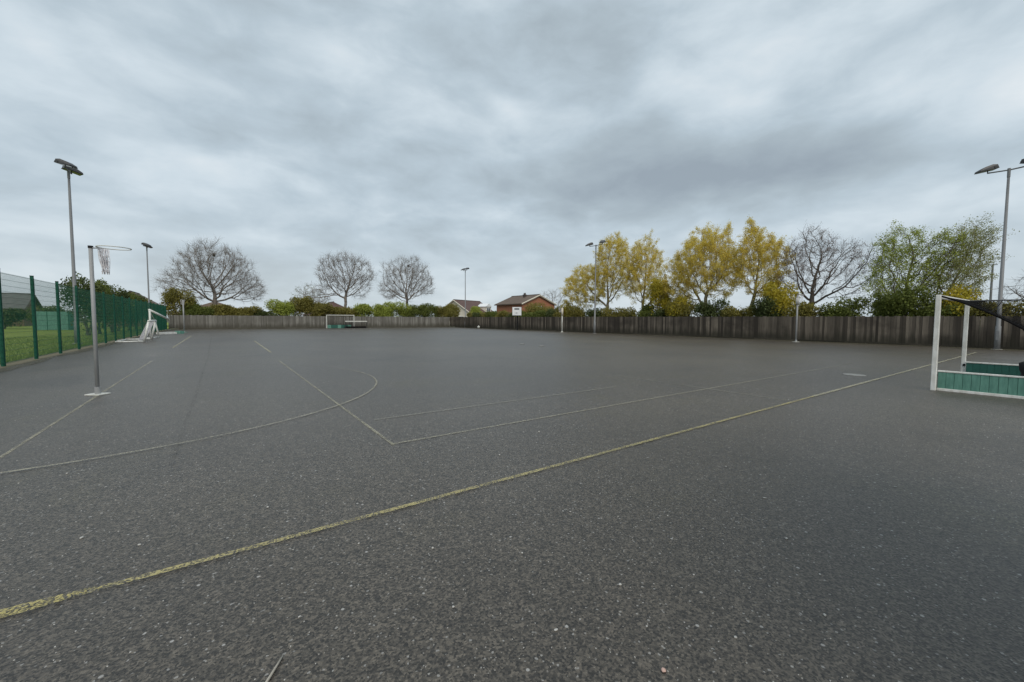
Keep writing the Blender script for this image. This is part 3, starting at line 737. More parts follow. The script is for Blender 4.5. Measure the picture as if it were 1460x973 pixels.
# ------------------------------------------------------------------ trees
def colonize(rg, att, trunk, step, di, dk, up=0.12, iters=130):
    nodes = [np.array(p, float) for p in trunk]; par = [i - 1 for i in range(len(trunk))]
    N = np.array(nodes); near_d = np.full(len(att), 1e9); near_i = np.zeros(len(att), int)
    def upd(lo, N):
        nonlocal near_d, near_i
        for k in range(lo, len(N)):
            d = ((att - N[k]) ** 2).sum(1); mk = d < near_d; near_d[mk] = d[mk]; near_i[mk] = k
    upd(0, N); alive = np.ones(len(att), bool); seen = set()
    for it in range(iters):
        alive &= near_d > dk * dk
        act = alive & (near_d < di * di)
        if not act.any(): break
        idx = near_i[act]; vec = att[act] - N[idx]; vec /= (np.linalg.norm(vec, axis=1, keepdims=True) + 1e-9)
        u, inv = np.unique(idx, return_inverse=True)
        sm = np.zeros((len(u), 3)); np.add.at(sm, inv, vec)
        sm /= (np.linalg.norm(sm, axis=1, keepdims=True) + 1e-9)
        sm += rg.normal(0, 0.13, sm.shape); sm[:, 2] += up
        sm /= np.linalg.norm(sm, axis=1, keepdims=True)
        new = N[u] + sm * step
        lo = len(N); keep = []
        for q, k in enumerate(u):
            key = (int(k), tuple(np.round(sm[q] * 5).astype(int)))
            if key in seen: continue
            seen.add(key); keep.append(q)
        if not keep: break
        N = np.vstack([N, new[keep]]); par += [int(u[q]) for q in keep]
        upd(lo, N)
        if len(N) > 9000: break
    return N, np.array(par)
def ellipsoid_points(rg, n, c, r, shell=0.35, ex=1.6):
    d = rg.normal(size=(n, 3)); d /= np.linalg.norm(d, axis=1, keepdims=True)
    rad = (shell + (1 - shell) * rg.random(n)) ** (1 / ex)
    return np.array(c) + d * rad[:, None] * np.array(r)
def tubes_np(P0, P1, r0, r1, n):
    d = P1 - P0; d = d / (np.linalg.norm(d, axis=1, keepdims=True) + 1e-9)
    a = np.where(np.abs(d[:, 2:3]) < 0.9, np.array([[0, 0, 1.0]]), np.array([[1.0, 0, 0]]))
    x = np.cross(d, a); x /= np.linalg.norm(x, axis=1, keepdims=True); y = np.cross(d, x)
    ang = np.arange(n) * 2 * math.pi / n
    ring = x[:, None, :] * np.cos(ang)[None, :, None] + y[:, None, :] * np.sin(ang)[None, :, None]
    V = np.concatenate([P0[:, None, :] + ring * r0[:, None, None], P1[:, None, :] + ring * r1[:, None, None]], 1)
    m_ = len(P0); base = (np.arange(m_) * 2 * n)[:, None]
    F = []
    for j in range(n):
        j2 = (j + 1) % n; F.append(base + np.array([[j, j2, n + j2, n + j]]))
    return V.reshape(-1, 3), np.concatenate(F)
def leaf_mesh(name, rg, pts, size, mat, droop=0.0):
    n = len(pts); d = rg.normal(size=(n, 3)); d[:, 2] -= droop; d /= np.linalg.norm(d, axis=1, keepdims=True)
    e = rg.normal(size=(n, 3)); e -= d * (e * d).sum(1, keepdims=True); e /= np.linalg.norm(e, axis=1, keepdims=True)
    s = size * rg.uniform(0.6, 1.3, (n, 1)); nrm = np.cross(d, e)
    V = np.stack([pts - d * s * 0.6, pts + e * s * 0.38 + nrm * s * 0.12, pts + d * s * 0.7, pts - e * s * 0.38 + nrm * s * 0.12], 1).reshape(-1, 3)
    F = (np.arange(n) * 4)[:, None] + np.array([[0, 1, 2, 3]])
    return npmesh(name, V, F, 4, mat)
def tree(name, label, x, y, height, trunk_h, blobs, seed, bark, leaf=None, nleaf=0, leaf_size=0.09, natt=1100, step=0.32, tip=0.011, ntw=3, twl=0.6, up=0.10, trunk_r=None, group=None, lean=(0, 0), wind=(0, 0), leaf2=None, droop=0.0, expo=2.35, stems=1, leaf_lo=0.0, irr=0.8):
    rg = np.random.default_rng(seed)
    root = thing(name, label, 'tree', (x, y, 0), 0, group)
    tot = sum(b[2] for b in blobs)
    att = np.vstack([ellipsoid_points(rg, int(natt * b[2] / tot), b[0], b[1], 0.04, 2.3) for b in blobs])
    # lopsided outline and gaps
    cen = np.array([np.average([b[0][q] for b in blobs], weights=[b[2] for b in blobs]) for q in range(3)])
    dv = att - cen; dn = dv / (np.linalg.norm(dv, axis=1, keepdims=True) + 1e-6); ph = rg.uniform(0, 6.28, 6)
    wob = 0.10 * np.sin(3.0 * dn[:, 0] + 2.0 * dn[:, 2] + ph[0]) + 0.09 * np.sin(5.0 * dn[:, 1] + 3.0 * dn[:, 2] + ph[1]) + 0.07 * np.sin(9.0 * dn[:, 0] - 7 * dn[:, 1] + ph[2])
    att = cen + dv * (1 + wob * irr)[:, None]
    gp = np.sin(1.35 * att[:, 0] + ph[3]) + np.sin(1.25 * att[:, 1] + ph[4]) + np.sin(1.5 * att[:, 2] + ph[5])
    att = att[(gp > -1.25) | (rg.random(len(att)) > irr)]
    att = att[att[:, 2] > trunk_h * 0.55]
    tk = []; nt = max(3, int(trunk_h / step))
    for i in range(nt + 1):
        q = i / nt; tk.append((lean[0] * q * q + 0.06 * math.sin(5 * q + seed), lean[1] * q * q + 0.05 * math.sin(4 * q + seed * 2), -0.1 + (trunk_h + 0.1) * q))
    N, par = colonize(rg, att, tk, step, step * 7.5, step * 1.75, up)
    n = len(N); rad = np.zeros(n); kids = np.bincount(par[par >= 0], minlength=n)
    acc = np.zeros(n)
    for i in range(n - 1, -1, -1):
        rad[i] = tip if acc[i] == 0 else acc[i] ** (1 / expo)
        if par[i] >= 0: acc[par[i]] += rad[i] ** expo
    if trunk_r: rad[:] = tip + (rad - tip) * (trunk_r - tip) / max(rad[0] - tip, 1e-6)
    if wind != (0, 0):
        zrel = np.clip((N[:, 2] - trunk_h) / (height - trunk_h), 0, 1.2)
        N[:, 0] += wind[0] * zrel ** 1.5; N[:, 1] += wind[1] * zrel ** 1.5
    # flare of the root collar
    fl = np.clip(1 - N[:, 2] / 0.6, 0, 1); onT = np.arange(n) <= nt
    rad = rad * (1 + 0.45 * fl * onT)
    ch = np.arange(1, n); thick = rad[ch] > tip * 3.0
    V1, F1 = tubes_np(N[par[ch][thick]], N[ch][thick], np.minimum(rad[par[ch][thick]], rad[ch][thick] * 1.35), rad[ch][thick], 7)
    tr = link('trunk', npmesh('trunk', V1, F1, 4, bark), root); tr.data.shade_smooth()
    th = ~thick
    P0 = N[par[ch][th]]; P1 = N[ch][th]; r0 = np.minimum(rad[par[ch][th]], rad[ch][th] * 1.4); r1 = rad[ch][th]
    # twigs on the fine wood
    fine = np.where(rad < tip * 2.2)[0]; fine = fine[fine > nt]
    rep = np.repeat(fine, ntw); m_ = len(rep)
    dirp = N[rep] - N[par[rep]]; dirp /= np.linalg.norm(dirp, axis=1, keepdims=True) + 1e-9
    d = dirp * 0.8 + rg.normal(0, 0.55, (m_, 3)) + np.array([0, 0, 0.18 - droop * 0.6]) + np.array([wind[0], wind[1], 0]) * 0.12
    d /= np.linalg.norm(d, axis=1, keepdims=True)
    ln = twl * rg.uniform(0.45, 1.15, (m_, 1))
    T0 = N[rep]; T1 = T0 + d * ln * 0.55; T2 = T1 + (d + rg.normal(0, 0.25, (m_, 3)) + np.array([0, 0, 0.15 - droop])) * ln * 0.45
    tt = tip * 0.75
    P0 = np.vstack([P0, T0, T1]); P1 = np.vstack([P1, T1, T2])
    r0 = np.concatenate([r0, np.full(m_, tt), np.full(m_, tt * 0.8)]); r1 = np.concatenate([r1, np.full(m_, tt * 0.8), np.full(m_, tt * 0.45)])
    V2, F2 = tubes_np(P0, P1, r0, r1, 3)
    link('branches', npmesh('branches', V2, F2, 4, bark), root)
    if leaf and nleaf:
        src = np.vstack([T1, T2, (T1 + T2) / 2]); src = src[src[:, 2] > leaf_lo]
        cl = rg.random(len(src)) ** 2; cl /= cl.sum()
        k = rg.choice(len(src), nleaf, p=cl)
        pts = src[k] + rg.normal(0, 0.10, (nleaf, 3))
        cr = leaf_mesh('crown', rg, pts, leaf_size, leaf, droop); link('crown', cr, root)
    return root, N

G1 = 'bare trees beyond the far fence'
def nest(parent_xy, N, z, frac, label, seed):
    c = N[(np.abs(N[:, 2] - z) < 0.6)]
    if len(c) == 0: c = N[-5:]
    k = c[np.argmin(((c[:, :2] - np.array(frac)) ** 2).sum(1))]
    mb = MB(); rg = random.Random(seed)
    for i in range(130):
        a = rg.uniform(0, 6.28); r_ = rg.uniform(0.06, 0.22); zz = rg.uniform(-0.2, 0.2); b_ = a + rg.uniform(0.8, 2.2)
        mb.bar((r_ * math.cos(a), r_ * math.sin(a), zz), (r_ * math.cos(b_), r_ * math.sin(b_), zz + rg.uniform(-.08, .08)), 0.016, 3)
    o = mb.build('bird_nest', 'twig_dark', loc=(parent_xy[0] + k[0], parent_xy[1] + k[1], k[2] + 0.12)); tag(o, label, 'nest')
_, N1 = tree('bare_tree', 'broad spreading bare tree above the hipped tan roof, widest of the leafless trees', -0.6, 76.0, 12.8, 3.4,
     [((0, 0, 8.2), (5.6, 4.8, 4.4), 1.0), ((-4.2, 0, 6.4), (2.6, 3, 2.4), 0.22), ((4.3, 0, 6.2), (2.4, 3, 2.3), 0.2)], 21, 'bark_grey', natt=2600, step=0.33, tip=0.0105, ntw=9, twl=1.05, trunk_r=0.30, expo=2.6)
nest((-0.6, 76.0), N1, 10.6, (0.3, -0.8), 'dark twig nest high in the broadest bare tree', 1)
_, N2 = tree('bare_tree', 'upright bare tree with forked trunk behind the far white goal', 18.4, 78.0, 13.6, 3.6,
     [((-0.6, 0, 9.4), (4.0, 3.6, 4.0), 1.0), ((2.6, 0, 8.8), (2.8, 3, 3.8), 0.5), ((-4.0, 0, 5.5), (2.0, 2, 1.6), 0.12)], 22, 'bark_grey', natt=2600, step=0.33, tip=0.0105, ntw=9, twl=1.05, trunk_r=0.25, expo=2.6)
_, N3 = tree('bare_tree', 'rounded bare tree rising from the bright hedge next to the bungalow', 30.1, 78.0, 14.0, 4.0,
     [((0, 0, 9.4), (4.6, 4.2, 4.4), 1.0), ((-3.2, 0, 7.0), (2.2, 3, 2.2), 0.2), ((3.6, 0, 8.0), (2.0, 3, 2.4), 0.25)], 23, 'bark_grey', natt=2600, step=0.33, tip=0.0105, ntw=9, twl=1.05, trunk_r=0.25, expo=2.6)
nest((30.1, 78.0), N3, 11.4, (0.6, -0.8), 'dark twig nest in the rounded bare tree by the bungalow', 2)
GY = 'yellow-leaved trees behind the dark fence'
tree('yellow_tree', 'yellow-leaved tree with a broad low side crown behind the dark fence', 39.0, 34.6, 11.9, 2.6,
     [((0, -0.9, 7.6), (2.4, 2.3, 4.1), 1.0), ((0, 3.6, 5.6), (2.6, 3.4, 2.9), 0.7)], 31, 'bark_pale', 'leaf_yellow', 90000, 0.066, natt=2000, step=0.30, tip=0.010, ntw=4, twl=0.65, up=0.2, trunk_r=0.19, group=GY)
tree('yellow_tree', 'narrow upright pale yellow tree between two broader yellow trees', 39.0, 29.4, 11.2, 2.6,
     [((0, 0, 6.9), (2.1, 2.3, 3.7), 1.0), ((0, -1.0, 5.0), (1.8, 2.1, 1.8), 0.3)], 32, 'bark_pale', 'leaf_yellow', 44000, 0.064, natt=1500, step=0.30, tip=0.010, ntw=4, twl=0.65, up=0.25, trunk_r=0.17, group=GY)
tree('yellow_tree', 'tallest round-headed yellow tree behind the middle of the dark fence', 39.0, 22.0, 11.5, 2.5,
     [((0, 0.1, 7.3), (2.8, 2.7, 3.7), 1.0), ((0, 2.4, 5.8), (2.0, 2.4, 2.6), 0.45), ((0, -1.8, 6.4), (1.8, 1.7, 2.6), 0.35)], 33, 'bark_pale', 'leaf_yellow', 90000, 0.066, natt=2200, step=0.30, tip=0.010, ntw=4, twl=0.65, up=0.2, trunk_r=0.19, group=GY)
tree('yellow_tree', 'slender spire-topped pale tree next to the purple-budded bare tree', 39.0, 17.8, 10.7, 2.6,
     [((0, 0.1, 6.8), (1.4, 1.25, 3.3), 1.0), ((0, -1.4, 6.0), (1.6, 1.6, 2.8), 0.8)], 34, 'bark_pale', 'leaf_yellow', 44000, 0.064, natt=1500, step=0.28, tip=0.010, ntw=4, twl=0.6, up=0.25, trunk_r=0.15, group=GY)
tree('bare_tree', 'purple-budded bare tree forking low behind the dark fence', 40.0, 13.6, 9.2, 1.9,
     [((0, 0.0, 6.2), (2.6, 2.5, 2.9), 1.0), ((0, -2.2, 5.6), (2.0, 2.0, 2.4), 0.5)], 35, 'bark_dark', 'bud_purple', 15000, 0.045, natt=2200, step=0.28, tip=0.011, ntw=4, twl=0.6, trunk_r=0.19)
tree('green_tree', 'fresh green tree with airy top behind the right fence', 39.4, 7.9, 8.0, 1.8,
     [((0, 0, 4.4), (2.2, 2.1, 2.3), 1.0), ((0, 0.6, 6.0), (1.6, 1.5, 1.9), 0.5), ((0, -1.4, 5.4), (1.5, 1.3, 2.3), 0.4)], 36, 'bark_dark', 'leaf_fresh', 20000, 0.075, natt=1700, step=0.28, tip=0.010, ntw=4, twl=0.75, trunk_r=0.16, wind=(0.2, -0.7), droop=0.15)
tree('windswept_tree', 'sparse windswept pale-leaved tree leaning beside the tall floodlight pole', 40.2, 6.0, 8.7, 1.8,
     [((0, 0.1, 5.0), (1.8, 1.2, 2.7), 1.0), ((0, -0.4, 4.0), (1.5, 1.2, 1.8), 0.35)], 37, 'bark_pale', 'leaf_pale', 15000, 0.065, natt=1600, step=0.28, tip=0.010, ntw=4, twl=1.0, up=0.15, trunk_r=0.15, wind=(0.3, -2.1), droop=0.25)
tree('bare_tree', 'thin grey bare tree behind the orange brick house', 66.0, 76.0, 8.8, 2.5,
     [((0, 0, 6.0), (4.0, 4.0, 2.8), 1.0)], 38, 'bark_grey', natt=500, step=0.42, tip=0.018, ntw=3, twl=0.9, trunk_r=0.2)
tree('bare_tree', 'small bare tree behind the tall floodlight pole and the green hedge', 58.0, 1.5, 6.6, 1.8,
     [((0, 0, 4.4), (2.5, 4.0, 2.1), 1.0)], 39, 'bark_dark', natt=500, step=0.35, tip=0.014, ntw=3, twl=0.7, trunk_r=0.14)
tree('bare_tree', 'low thin bare tree between the hipped roofs and the forked tree', 13.2, 82.0, 8.0, 2.0,
     [((0, 0, 5.2), (3.0, 3.0, 2.6), 1.0)], 40, 'bark_grey', 'leaf_pale', 900, 0.1, natt=450, step=0.38, tip=0.015, ntw=3, twl=0.8, trunk_r=0.14)

# ------------------------------------------------------------------ shrubs and hedges
def shrub(label, x, y, rx, ry, h, mat, seed, n=5200, size=0.14, z0=0.2, name='shrub', group=None, lobes=12):
    rg = np.random.default_rng(seed)
    root = thing(name, label, 'shrub', (x, y, 0), 0, group)
    pts = []; cs = []
    for k in range(lobes):
        a = rg.uniform(0, 6.28); q = rg.random() ** 0.5 * 0.72
        c = np.array([rx * q * math.cos(a), ry * q * math.sin(a), z0 + (h - z0) * rg.uniform(0.35, 0.80)])
        r_ = np.array([rx, ry, (h - z0) * 0.5]) * rg.uniform(0.32, 0.55); r_[2] = min(r_[2], h - c[2])
        cs.append((c, r_))
    cs.append((np.array([0, 0, z0 + (h - z0) * 0.45]), np.array([rx * 0.8, ry * 0.8, (h - z0) * 0.5])))
    for c, r_ in cs: pts.append(ellipsoid_points(rg, n // len(cs), c, r_, 0.30))
    pts = np.vstack(pts) + rg.normal(0, 0.05, (sum(len(q) for q in pts), 3)); pts = pts[pts[:, 2] > 0.05]
    link('foliage', leaf_mesh('foliage', rg, pts, size, mat), root)
    st = MB()
    for k in range(5):
        c, r_ = cs[k]
        st.tube([(0.1 * math.cos(k * 1.3), 0.1 * math.sin(k * 1.3), -0.05), tuple(c * np.array([0.45, 0.45, 0.5])), tuple(c)], [0.05, 0.035, 0.015], 6)
    st.build('stems', 'bark_dark', root)
    return root
GR = 'shrubs behind the dark fence'
rs = random.Random(9)
# golden shrubs between the yellow trees
shrub('golden shrub beside the narrow yellow tree behind the dark fence', 37.9, 26.4, 1.6, 1.5, 6.0, 'leaf_gold', 51, 7500, 0.12, 1.0)
shrub('low golden shrub spreading under the tallest yellow tree', 37.8, 23.9, 1.4, 1.7, 4.1, 'leaf_gold', 52, 4500, 0.12, 0.8)
shrub('tall golden shrub beside the purple-budded bare tree', 37.8, 15.2, 1.5, 1.6, 5.5, 'leaf_gold', 53, 6500, 0.12, 0.8)
shrub('small golden shrub beside the white netball post', 37.6, 39.9, 1.1, 1.3, 4.2, 'leaf_gold', 54, 3000, 0.11, 0.6)
shrub('dense olive shrub at the foot of the green tree', 37.8, 7.2, 1.4, 1.9, 4.0, 'leaf_green', 55, 6500, 0.12, 0.5)
shrub('olive gold shrub below the windswept tree by the white goal', 38.2, 5.1, 1.3, 1.2, 3.9, 'leaf_gold', 56, 4800, 0.12, 0.5)
LMK = [(-5, 'behind the hockey goal'), (2.9, 'at the wide-set floodlight'), (6.0, 'under the windswept tree'), (8.5, 'under the fresh green tree'), (12.4, 'at the grey netball post'), (17.8, 'under the spire-topped tree'),
       (22, 'under the tallest yellow tree'), (26.4, 'under the tall golden shrub'), (29.4, 'under the narrow yellow tree'), (32, 'at the floodlight pole'), (36.7, 'at the white netball post'), (41, 'past the white netball post'), (46.7, 'at the basketball backboard'), (53, 'below the orange brick house'), (60, 'between brick house and bungalow')]
yv = -7.0; k = 0
while yv < 66:
    ln = rs.uniform(1.6, 2.4)
    mat = rs.choice(['leaf_dark', 'leaf_olive', 'leaf_olive', 'leaf_olive', 'leaf_green'])
    hh = rs.uniform(2.9, 3.7) if yv < 44 else rs.uniform(2.5, 3.1)
    if 3.5 < yv < 12: mat = 'leaf_green'
    lm = min(LMK, key=lambda q: abs(q[0] - yv))[1]
    shrub({'leaf_dark': 'dark evergreen shrub behind the dark fence ', 'leaf_green': 'mid green shrub behind the dark fence ', 'leaf_olive': 'dull olive shrub behind the dark fence '}[mat] + lm,
          37.2 + rs.uniform(0, 0.5), yv, 1.0, ln * 0.85, hh, mat, 100 + k, 5600, 0.12, 0.5, group=GR)
    yv += ln * 1.25; k += 1
# bright and dark hedge behind the far grey fence
far = [(-4.6, 72.6, 2.0, 1.5, 4.9, 'leaf_olive'), (-2.6, 71.6, 1.8, 1.2, 3.2, 'leaf_green'), (0.2, 71.8, 2.0, 1.2, 3.0, 'leaf_olive'), (3.0, 71.8, 2.0, 1.2, 2.9, 'leaf_olive'), (5.6, 71.6, 1.6, 1.2, 2.4, 'leaf_dark'),
       (8.2, 72.0, 2.2, 1.5, 3.9, 'leaf_fresh'), (10.8, 72.2, 1.9, 1.5, 4.4, 'leaf_olive'), (13.4, 72.0, 2.0, 1.4, 3.6, 'leaf_olive'), (16.2, 71.6, 2.2, 1.3, 3.0, 'leaf_olive'),
       (19.4, 71.8, 2.2, 1.4, 3.5, 'leaf_fresh'), (22.4, 71.6, 2.3, 1.4, 3.6, 'leaf_fresh'), (25.6, 72.0, 2.3, 1.5, 4.0, 'leaf_fresh'), (28.8, 71.8, 2.2, 1.4, 3.6, 'leaf_green'), (32.0, 72.0, 2.2, 1.5, 3.9, 'leaf_green'), (35.2, 72.4, 2.0, 1.6, 3.6, 'leaf_olive'),
       (38.0, 74.5, 2.0, 1.5, 4.0, 'leaf_olive'), (46.5, 80.0, 1.8, 1.5, 3.9, 'leaf_fresh')]
nm = {'leaf_fresh': 'bright green hedge shrub behind the far grey fence', 'leaf_green': 'mid green hedge shrub behind the far grey fence', 'leaf_olive': 'olive brown hedge shrub behind the far grey fence', 'leaf_dark': 'dark low hedge shrub behind the far grey fence'}
for i, (x, y, rx, ry, h, mat) in enumerate(far):
    lm = min([(-4.6, 'at the mesh fence end'), (0, 'under the broad bare tree'), (6, 'between broad bare tree and goal'), (10.8, 'short of the white goal'), (15, 'above the white goal'), (19.4, 'under the forked bare tree'), (24.5, 'between the two rounder bare trees'), (30, 'under the rounded bare tree'), (35, 'at the bungalow verge'), (46, 'between bungalow and brick house')], key=lambda q: abs(q[0] - x))[1]
    shrub(nm[mat] + ' ' + lm, x, y, rx * 1.12, ry, h * 1.16, mat, 200 + i, 8000, 0.15, 0.5, group='hedge shrubs behind the far fence')
shrub('bushy olive tree-like shrub in front of the orange brick gable', 51.5, 62.3, 3.2, 3.0, 5.0, 'leaf_olive', 231, 7000, 0.17, 0.6)
shrub('low dark shrub behind the fence beside the orange brick house', 47.5, 53.0, 2.5, 2.8, 3.2, 'leaf_dark', 232, 5000, 0.17, 0.4)
# ivy climbing over the far fence
# shrubs beyond the mesh fence on the field side
fl = [(-9.2, 49.5, 1.5, 2.5, 5.2, 'leaf_dark'), (-9.3, 54.0, 1.5, 2.6, 5.3, 'leaf_green'), (-9.1, 58.5, 1.5, 2.6, 4.9, 'leaf_dark'), (-9.3, 63.0, 1.5, 2.6, 4.6, 'leaf_green'), (-9.0, 67.5, 1.5, 2.4, 4.5, 'leaf_dark'), (-9.0, 72.0, 2.0, 2.4, 5.0, 'leaf_green')]
wh = ['past the taller goal frame', 'level with the teal-ended board', 'level with the pale netball post', 'just short of the far floodlight', 'beside the far floodlight', 'at the far corner of the yard', '']
for i, (x, y, rx, ry, h, mat) in enumerate(fl): shrub({'leaf_dark': 'dark green', 'leaf_green': 'mid green'}[mat] + ' bush behind the mesh fence, ' + wh[i], x, y, rx, ry, h, mat, 260 + i, 5200, 0.15, 0.2, group='bushes behind the mesh fence')
fh_ = [(-45, 78), (-40.5, 78.5), (-36, 79), (-31.5, 79), (-27, 79.5), (-22.5, 80), (-18, 80), (-13.5, 80)]
for i, (x, y) in enumerate(fh_):
    shrub('dark hedge bush on the far side of the grass field' if i % 3 else 'greener hedge bush on the far side of the grass field', x, y, 2.8, 1.6, 3.2 + 0.5 * math.sin(i * 2.1), 'leaf_dark' if i % 3 else 'leaf_green', 280 + i, 4200, 0.2, 0.1, group='hedge across the grass field')
# grass along the mesh fence
n = 16000
gx = -5.98 - 7 * nprng.random(n) ** 1.5; gy = nprng.uniform(10, 48, n); hgt = nprng.uniform(0.04, 0.12, n) * np.where(gx > -6.3, 1.5, 1.0); a = nprng.uniform(0, 6.28, n); wd = 0.012
b0 = np.stack([gx + wd * np.cos(a), gy + wd * np.sin(a), np.full(n, -0.03)], 1); b1 = np.stack([gx - wd * np.cos(a), gy - wd * np.sin(a), np.full(n, -0.03)], 1)
tp_ = np.stack([gx + nprng.normal(0, 0.04, n), gy + nprng.normal(0, 0.04, n), hgt], 1)
V = np.stack([b0, b1, tp_], 1).reshape(-1, 3); F = np.arange(3 * n).reshape(-1, 3)
o = link('grass', npmesh('grass', V, F, 3, 'grass_blade')); o['kind'] = 'stuff'; tag(o, 'rough green grass along the foot of the mesh fence', 'grass')

# windbreak screen on the field
root = thing('screen_panel', 'pale green fabric windbreak screen standing on the grass field', 'screen', (-17.2, 70, 0))
for k in range(4):
    MB().box((0.42 + k * 0.85, 0, 1.1), (0.80, 0.04, 2.15)).build('panel', 'teal_board' if k < 3 else 'teal_dark', root)
for k in range(5): MB().box((k * 0.85, 0.0, 1.13), (0.05, 0.07, 2.26)).build('post', 'green_coat', root)

# ------------------------------------------------------------------ houses
def window(root, c, w_, h_, n, frame='upvc_white'):
    """c: centre, n: outward unit normal in plan"""
    ang = math.atan2(n[1], n[0]) + math.pi / 2
    f = MB(); 
    cx, cy, cz = c
    ox, oy = n[0] * 0.02, n[1] * 0.02
    tx, ty = math.cos(ang), math.sin(ang)
    f.box((cx + ox, cy + oy, cz + h_ / 2), (w_ + 0.1, 0.08, 0.09), ang); f.box((cx + ox, cy + oy, cz - h_ / 2), (w_ + 0.1, 0.12, 0.09), ang)
    for s_ in (-1, 0, 1): f.box((cx + ox + tx * s_ * w_ / 2, cy + oy + ty * s_ * w_ / 2, cz), (0.08, 0.075, h_ - 0.09), ang)
    fo = f.build('window', frame, root)
    MB().box((cx + ox * 0.3, cy + oy * 0.3, cz), (w_, 0.04, h_), ang).build('pane', 'window_glass', fo)
def gable_house(name, label, loc, rz, wd, ln, eave, ridge, wall, tile, verge, over=0.35, chimney=None, wins=(), hip=0.0):
    """local: gable front on y=0 spanning x 0..wd, ridge runs along +y to ln"""
    root = thing(name, label, 'house', loc, rz)
    mb = MB()
    mb.box((wd / 2, ln / 2, eave / 2), (wd, ln, eave))
    if hip == 0:
        for yy_ in (0.01, ln - 0.01): mb.poly([(0, yy_, eave), (wd, yy_, eave), (wd / 2, yy_, ridge - 0.05)])
    mb.build('wall', wall, root)
    rf = MB(); th = 0.14; sl = (ridge - eave) / (wd / 2)
    e = eave - over * sl; y0, y1 = -over, ln + over
    h0, h1 = (y0 + hip, y1 - hip)
    if hip == 0:
        for sgn in (0, 1):
            X = (lambda x: x) if sgn == 0 else (lambda x: wd - x)
            a = [(X(-over), y0, e), (X(wd / 2), h0, ridge), (X(wd / 2), h1, ridge), (X(-over), y1, e)]
            up_ = [(p[0], p[1], p[2] + th) for p in a]
            b0 = len(rf.v); rf.v += a + up_
            for f in ((3, 2, 1, 0), (4, 5, 6, 7), (0, 1, 5, 4), (2, 3, 7, 6), (3, 0, 4, 7)): rf.f.append(tuple(b0 + i for i in f))
    else:
        rf.v = [(-over, y0, e), (wd + over, y0, e), (wd + over, y1, e), (-over, y1, e), (wd / 2, h0, ridge), (wd / 2, h1, ridge)]
        rf.f = [(0, 1, 4), (1, 2, 5, 4), (2, 3, 5), (3, 0, 4, 5), (3, 2, 1, 0)]
    r_ = rf.build('roof', tile, root)
    MB().tube([(wd / 2, h0, ridge + (th if hip == 0 else 0.02)), (wd / 2, h1, ridge + (th if hip == 0 else 0.02))], 0.12, 6).build('ridge_tiles', 'tile_dark', r_)
    if hip == 0 and verge:
        for sgn in (-1, 1):
            p0 = Vector((wd / 2 + sgn * (wd / 2 + over), y0 - 0.03, e + 0.0)); p1 = Vector((wd / 2, y0 - 0.03, ridge + 0.0))
            MB().poly([p0 + Vector((0, 0, -0.18)), p1 + Vector((0, 0, -0.18)), p1 + Vector((0, 0, 0.15)), p0 + Vector((0, 0, 0.15))]).tube([p0, p1], 0.13, 4).build('bargeboard', verge, r_)
    for xx in (-over - 0.03, wd + over + 0.03): MB().box((xx, ln / 2, e - 0.01), (0.1, ln + 2 * over, 0.16)).build('gutter', 'fascia_brown', r_)
    if chimney:
        cx, cy, top = chimney
        c = MB().box((cx, cy, (eave + top) / 2), (0.5, 0.6, top - eave)).box((cx, cy, top), (0.62, 0.72, 0.12)).build('chimney', 'tile_dark', r_)
        for q in (-0.2, 0.2): MB().tube([(cx, cy + q, top + 0.06), (cx, cy + q, top + 0.42)], [0.13, 0.1], 8).build('chimney_pot', 'tile_dark', c)
    for (c, w_, h_, n_) in wins: window(root, c, w_, h_, n_)
    return root
gable_house('brick_house', 'orange brick house with brown tiled gable roof and chimney', (50.0, 66.9, 0), 0, 8.7, 9.4, 4.75, 6.55, 'brick_orange', 'tile_tan', 'verge_cream',
            chimney=(3.4, 3.6, 6.75), wins=[((-0.01, 2.2, 3.4), 1.3, 1.1, (-1, 0)), ((4.4, -0.01, 3.7), 1.6, 1.1, (0, -1))])
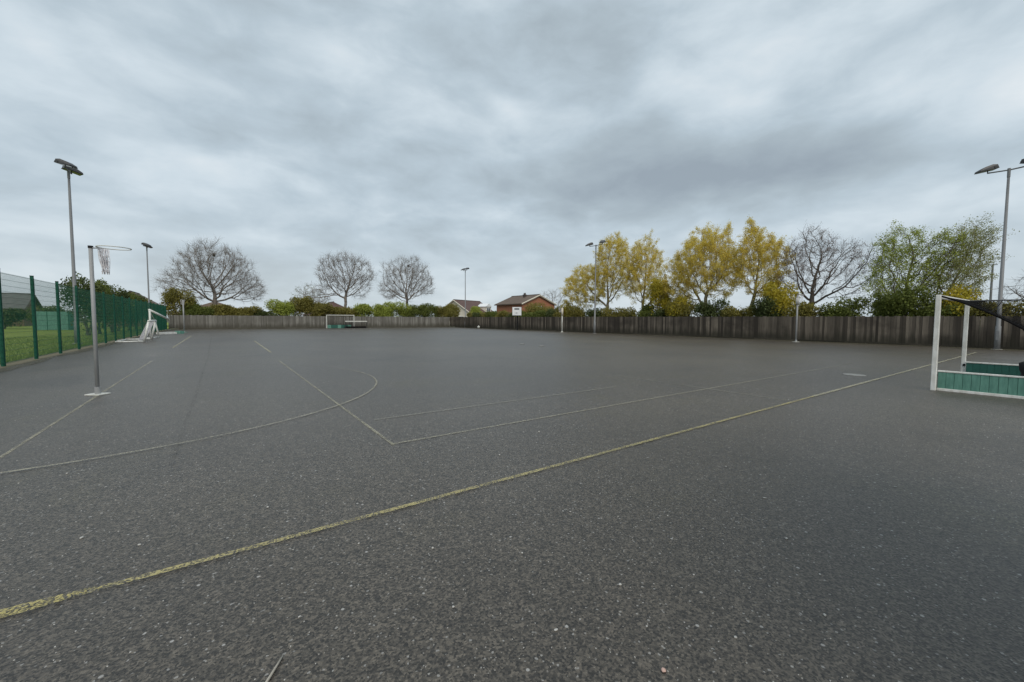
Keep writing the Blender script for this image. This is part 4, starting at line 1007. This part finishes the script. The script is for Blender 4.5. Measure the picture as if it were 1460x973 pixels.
# bungalow with cream verge and white dormer
root = gable_house('bungalow', 'bungalow with dark red-brown roof, cream verge and white dormer', (45.6, 98.3, 0), R(-66), 12.0, 11.0, 2.5, 6.2, 'cream_render', 'tile_brown', 'verge_cream', over=0.3,
            wins=[((4.0, -0.01, 1.6), 1.5, 1.1, (0, -1)), ((8.2, -0.01, 1.6), 1.5, 1.1, (0, -1))])
dm = MB().box((9.7, 8.3, 4.0), (2.2, 2.6, 1.7)).build('dormer', 'cream_render', root)
mb = MB(); mb.v = [(8.2, 6.8, 4.75), (11.0, 6.8, 4.75), (11.0, 9.8, 4.75), (8.2, 9.8, 4.75), (8.2, 8.3, 5.6), (11.0, 8.3, 5.6)]
mb.f = [(0, 1, 5, 4), (2, 3, 4, 5), (1, 2, 5), (3, 0, 4), (3, 2, 1, 0)]
mb.build('dormer_roof', 'upvc_white', dm)
window(dm, (10.82, 8.3, 3.95), 1.6, 1.0, (1, 0))
gable_house('hipped_house', 'low house with wide hipped tan roof under the broad bare tree', (-6.4, 88.0, 0), R(0), 11.5, 9.0, 2.3, 4.45, 'brick_brown', 'tile_tan', None, hip=2.4, wins=[((3.5, -0.01, 1.3), 1.6, 1.1, (0, -1))], over=0.5)
gable_house('hipped_house', 'low house with brown hipped roof behind the forked bare tree', (14.4, 89.0, 0), R(0), 9.6, 8.0, 2.4, 4.9, 'brick_brown', 'tile_brown', None, hip=2.2, wins=[((6.8, -0.01, 3.0), 0.8, 0.8, (0, -1))], over=0.5)
gable_house('brick_house', 'dark-roofed brown brick house across the grass field', (-31.0, 92.0, 0), R(90), 10.0, 30.0, 4.2, 6.3, 'brick_brown', 'tile_dark', None, hip=6.0, over=0.9)
gable_house('brick_house', 'brown gabled roof showing above the bushes behind the mesh fence', (-15.5, 92.0, 0), R(0), 7.0, 9.0, 3.4, 5.7, 'brick_brown', 'tile_tan', 'fascia_brown')
gable_house('brick_house', 'grey-roofed house low beyond the hedge across the field', (-27.0, 104.0, 0), R(90), 8.0, 7.0, 3.0, 5.4, 'brick_brown', 'tile_grey', 'fascia_brown')

# invented brick store out of view, added to darken the near tarmac corner
root = gable_house('added_shade_store', 'low brown brick equipment store beside the near corner of the yard', (5.0, -0.9, 0), R(180), 3.3, 4.5, 2.4, 3.3, 'brick_brown', 'tile_dark', 'fascia_brown', over=0.2)
MB().box((1.6, -0.03, 1.0), (1.0, 0.08, 2.0)).build('door', 'teal_dark', root)

S.render.engine = 'CYCLES'
S.cycles.use_denoising = True
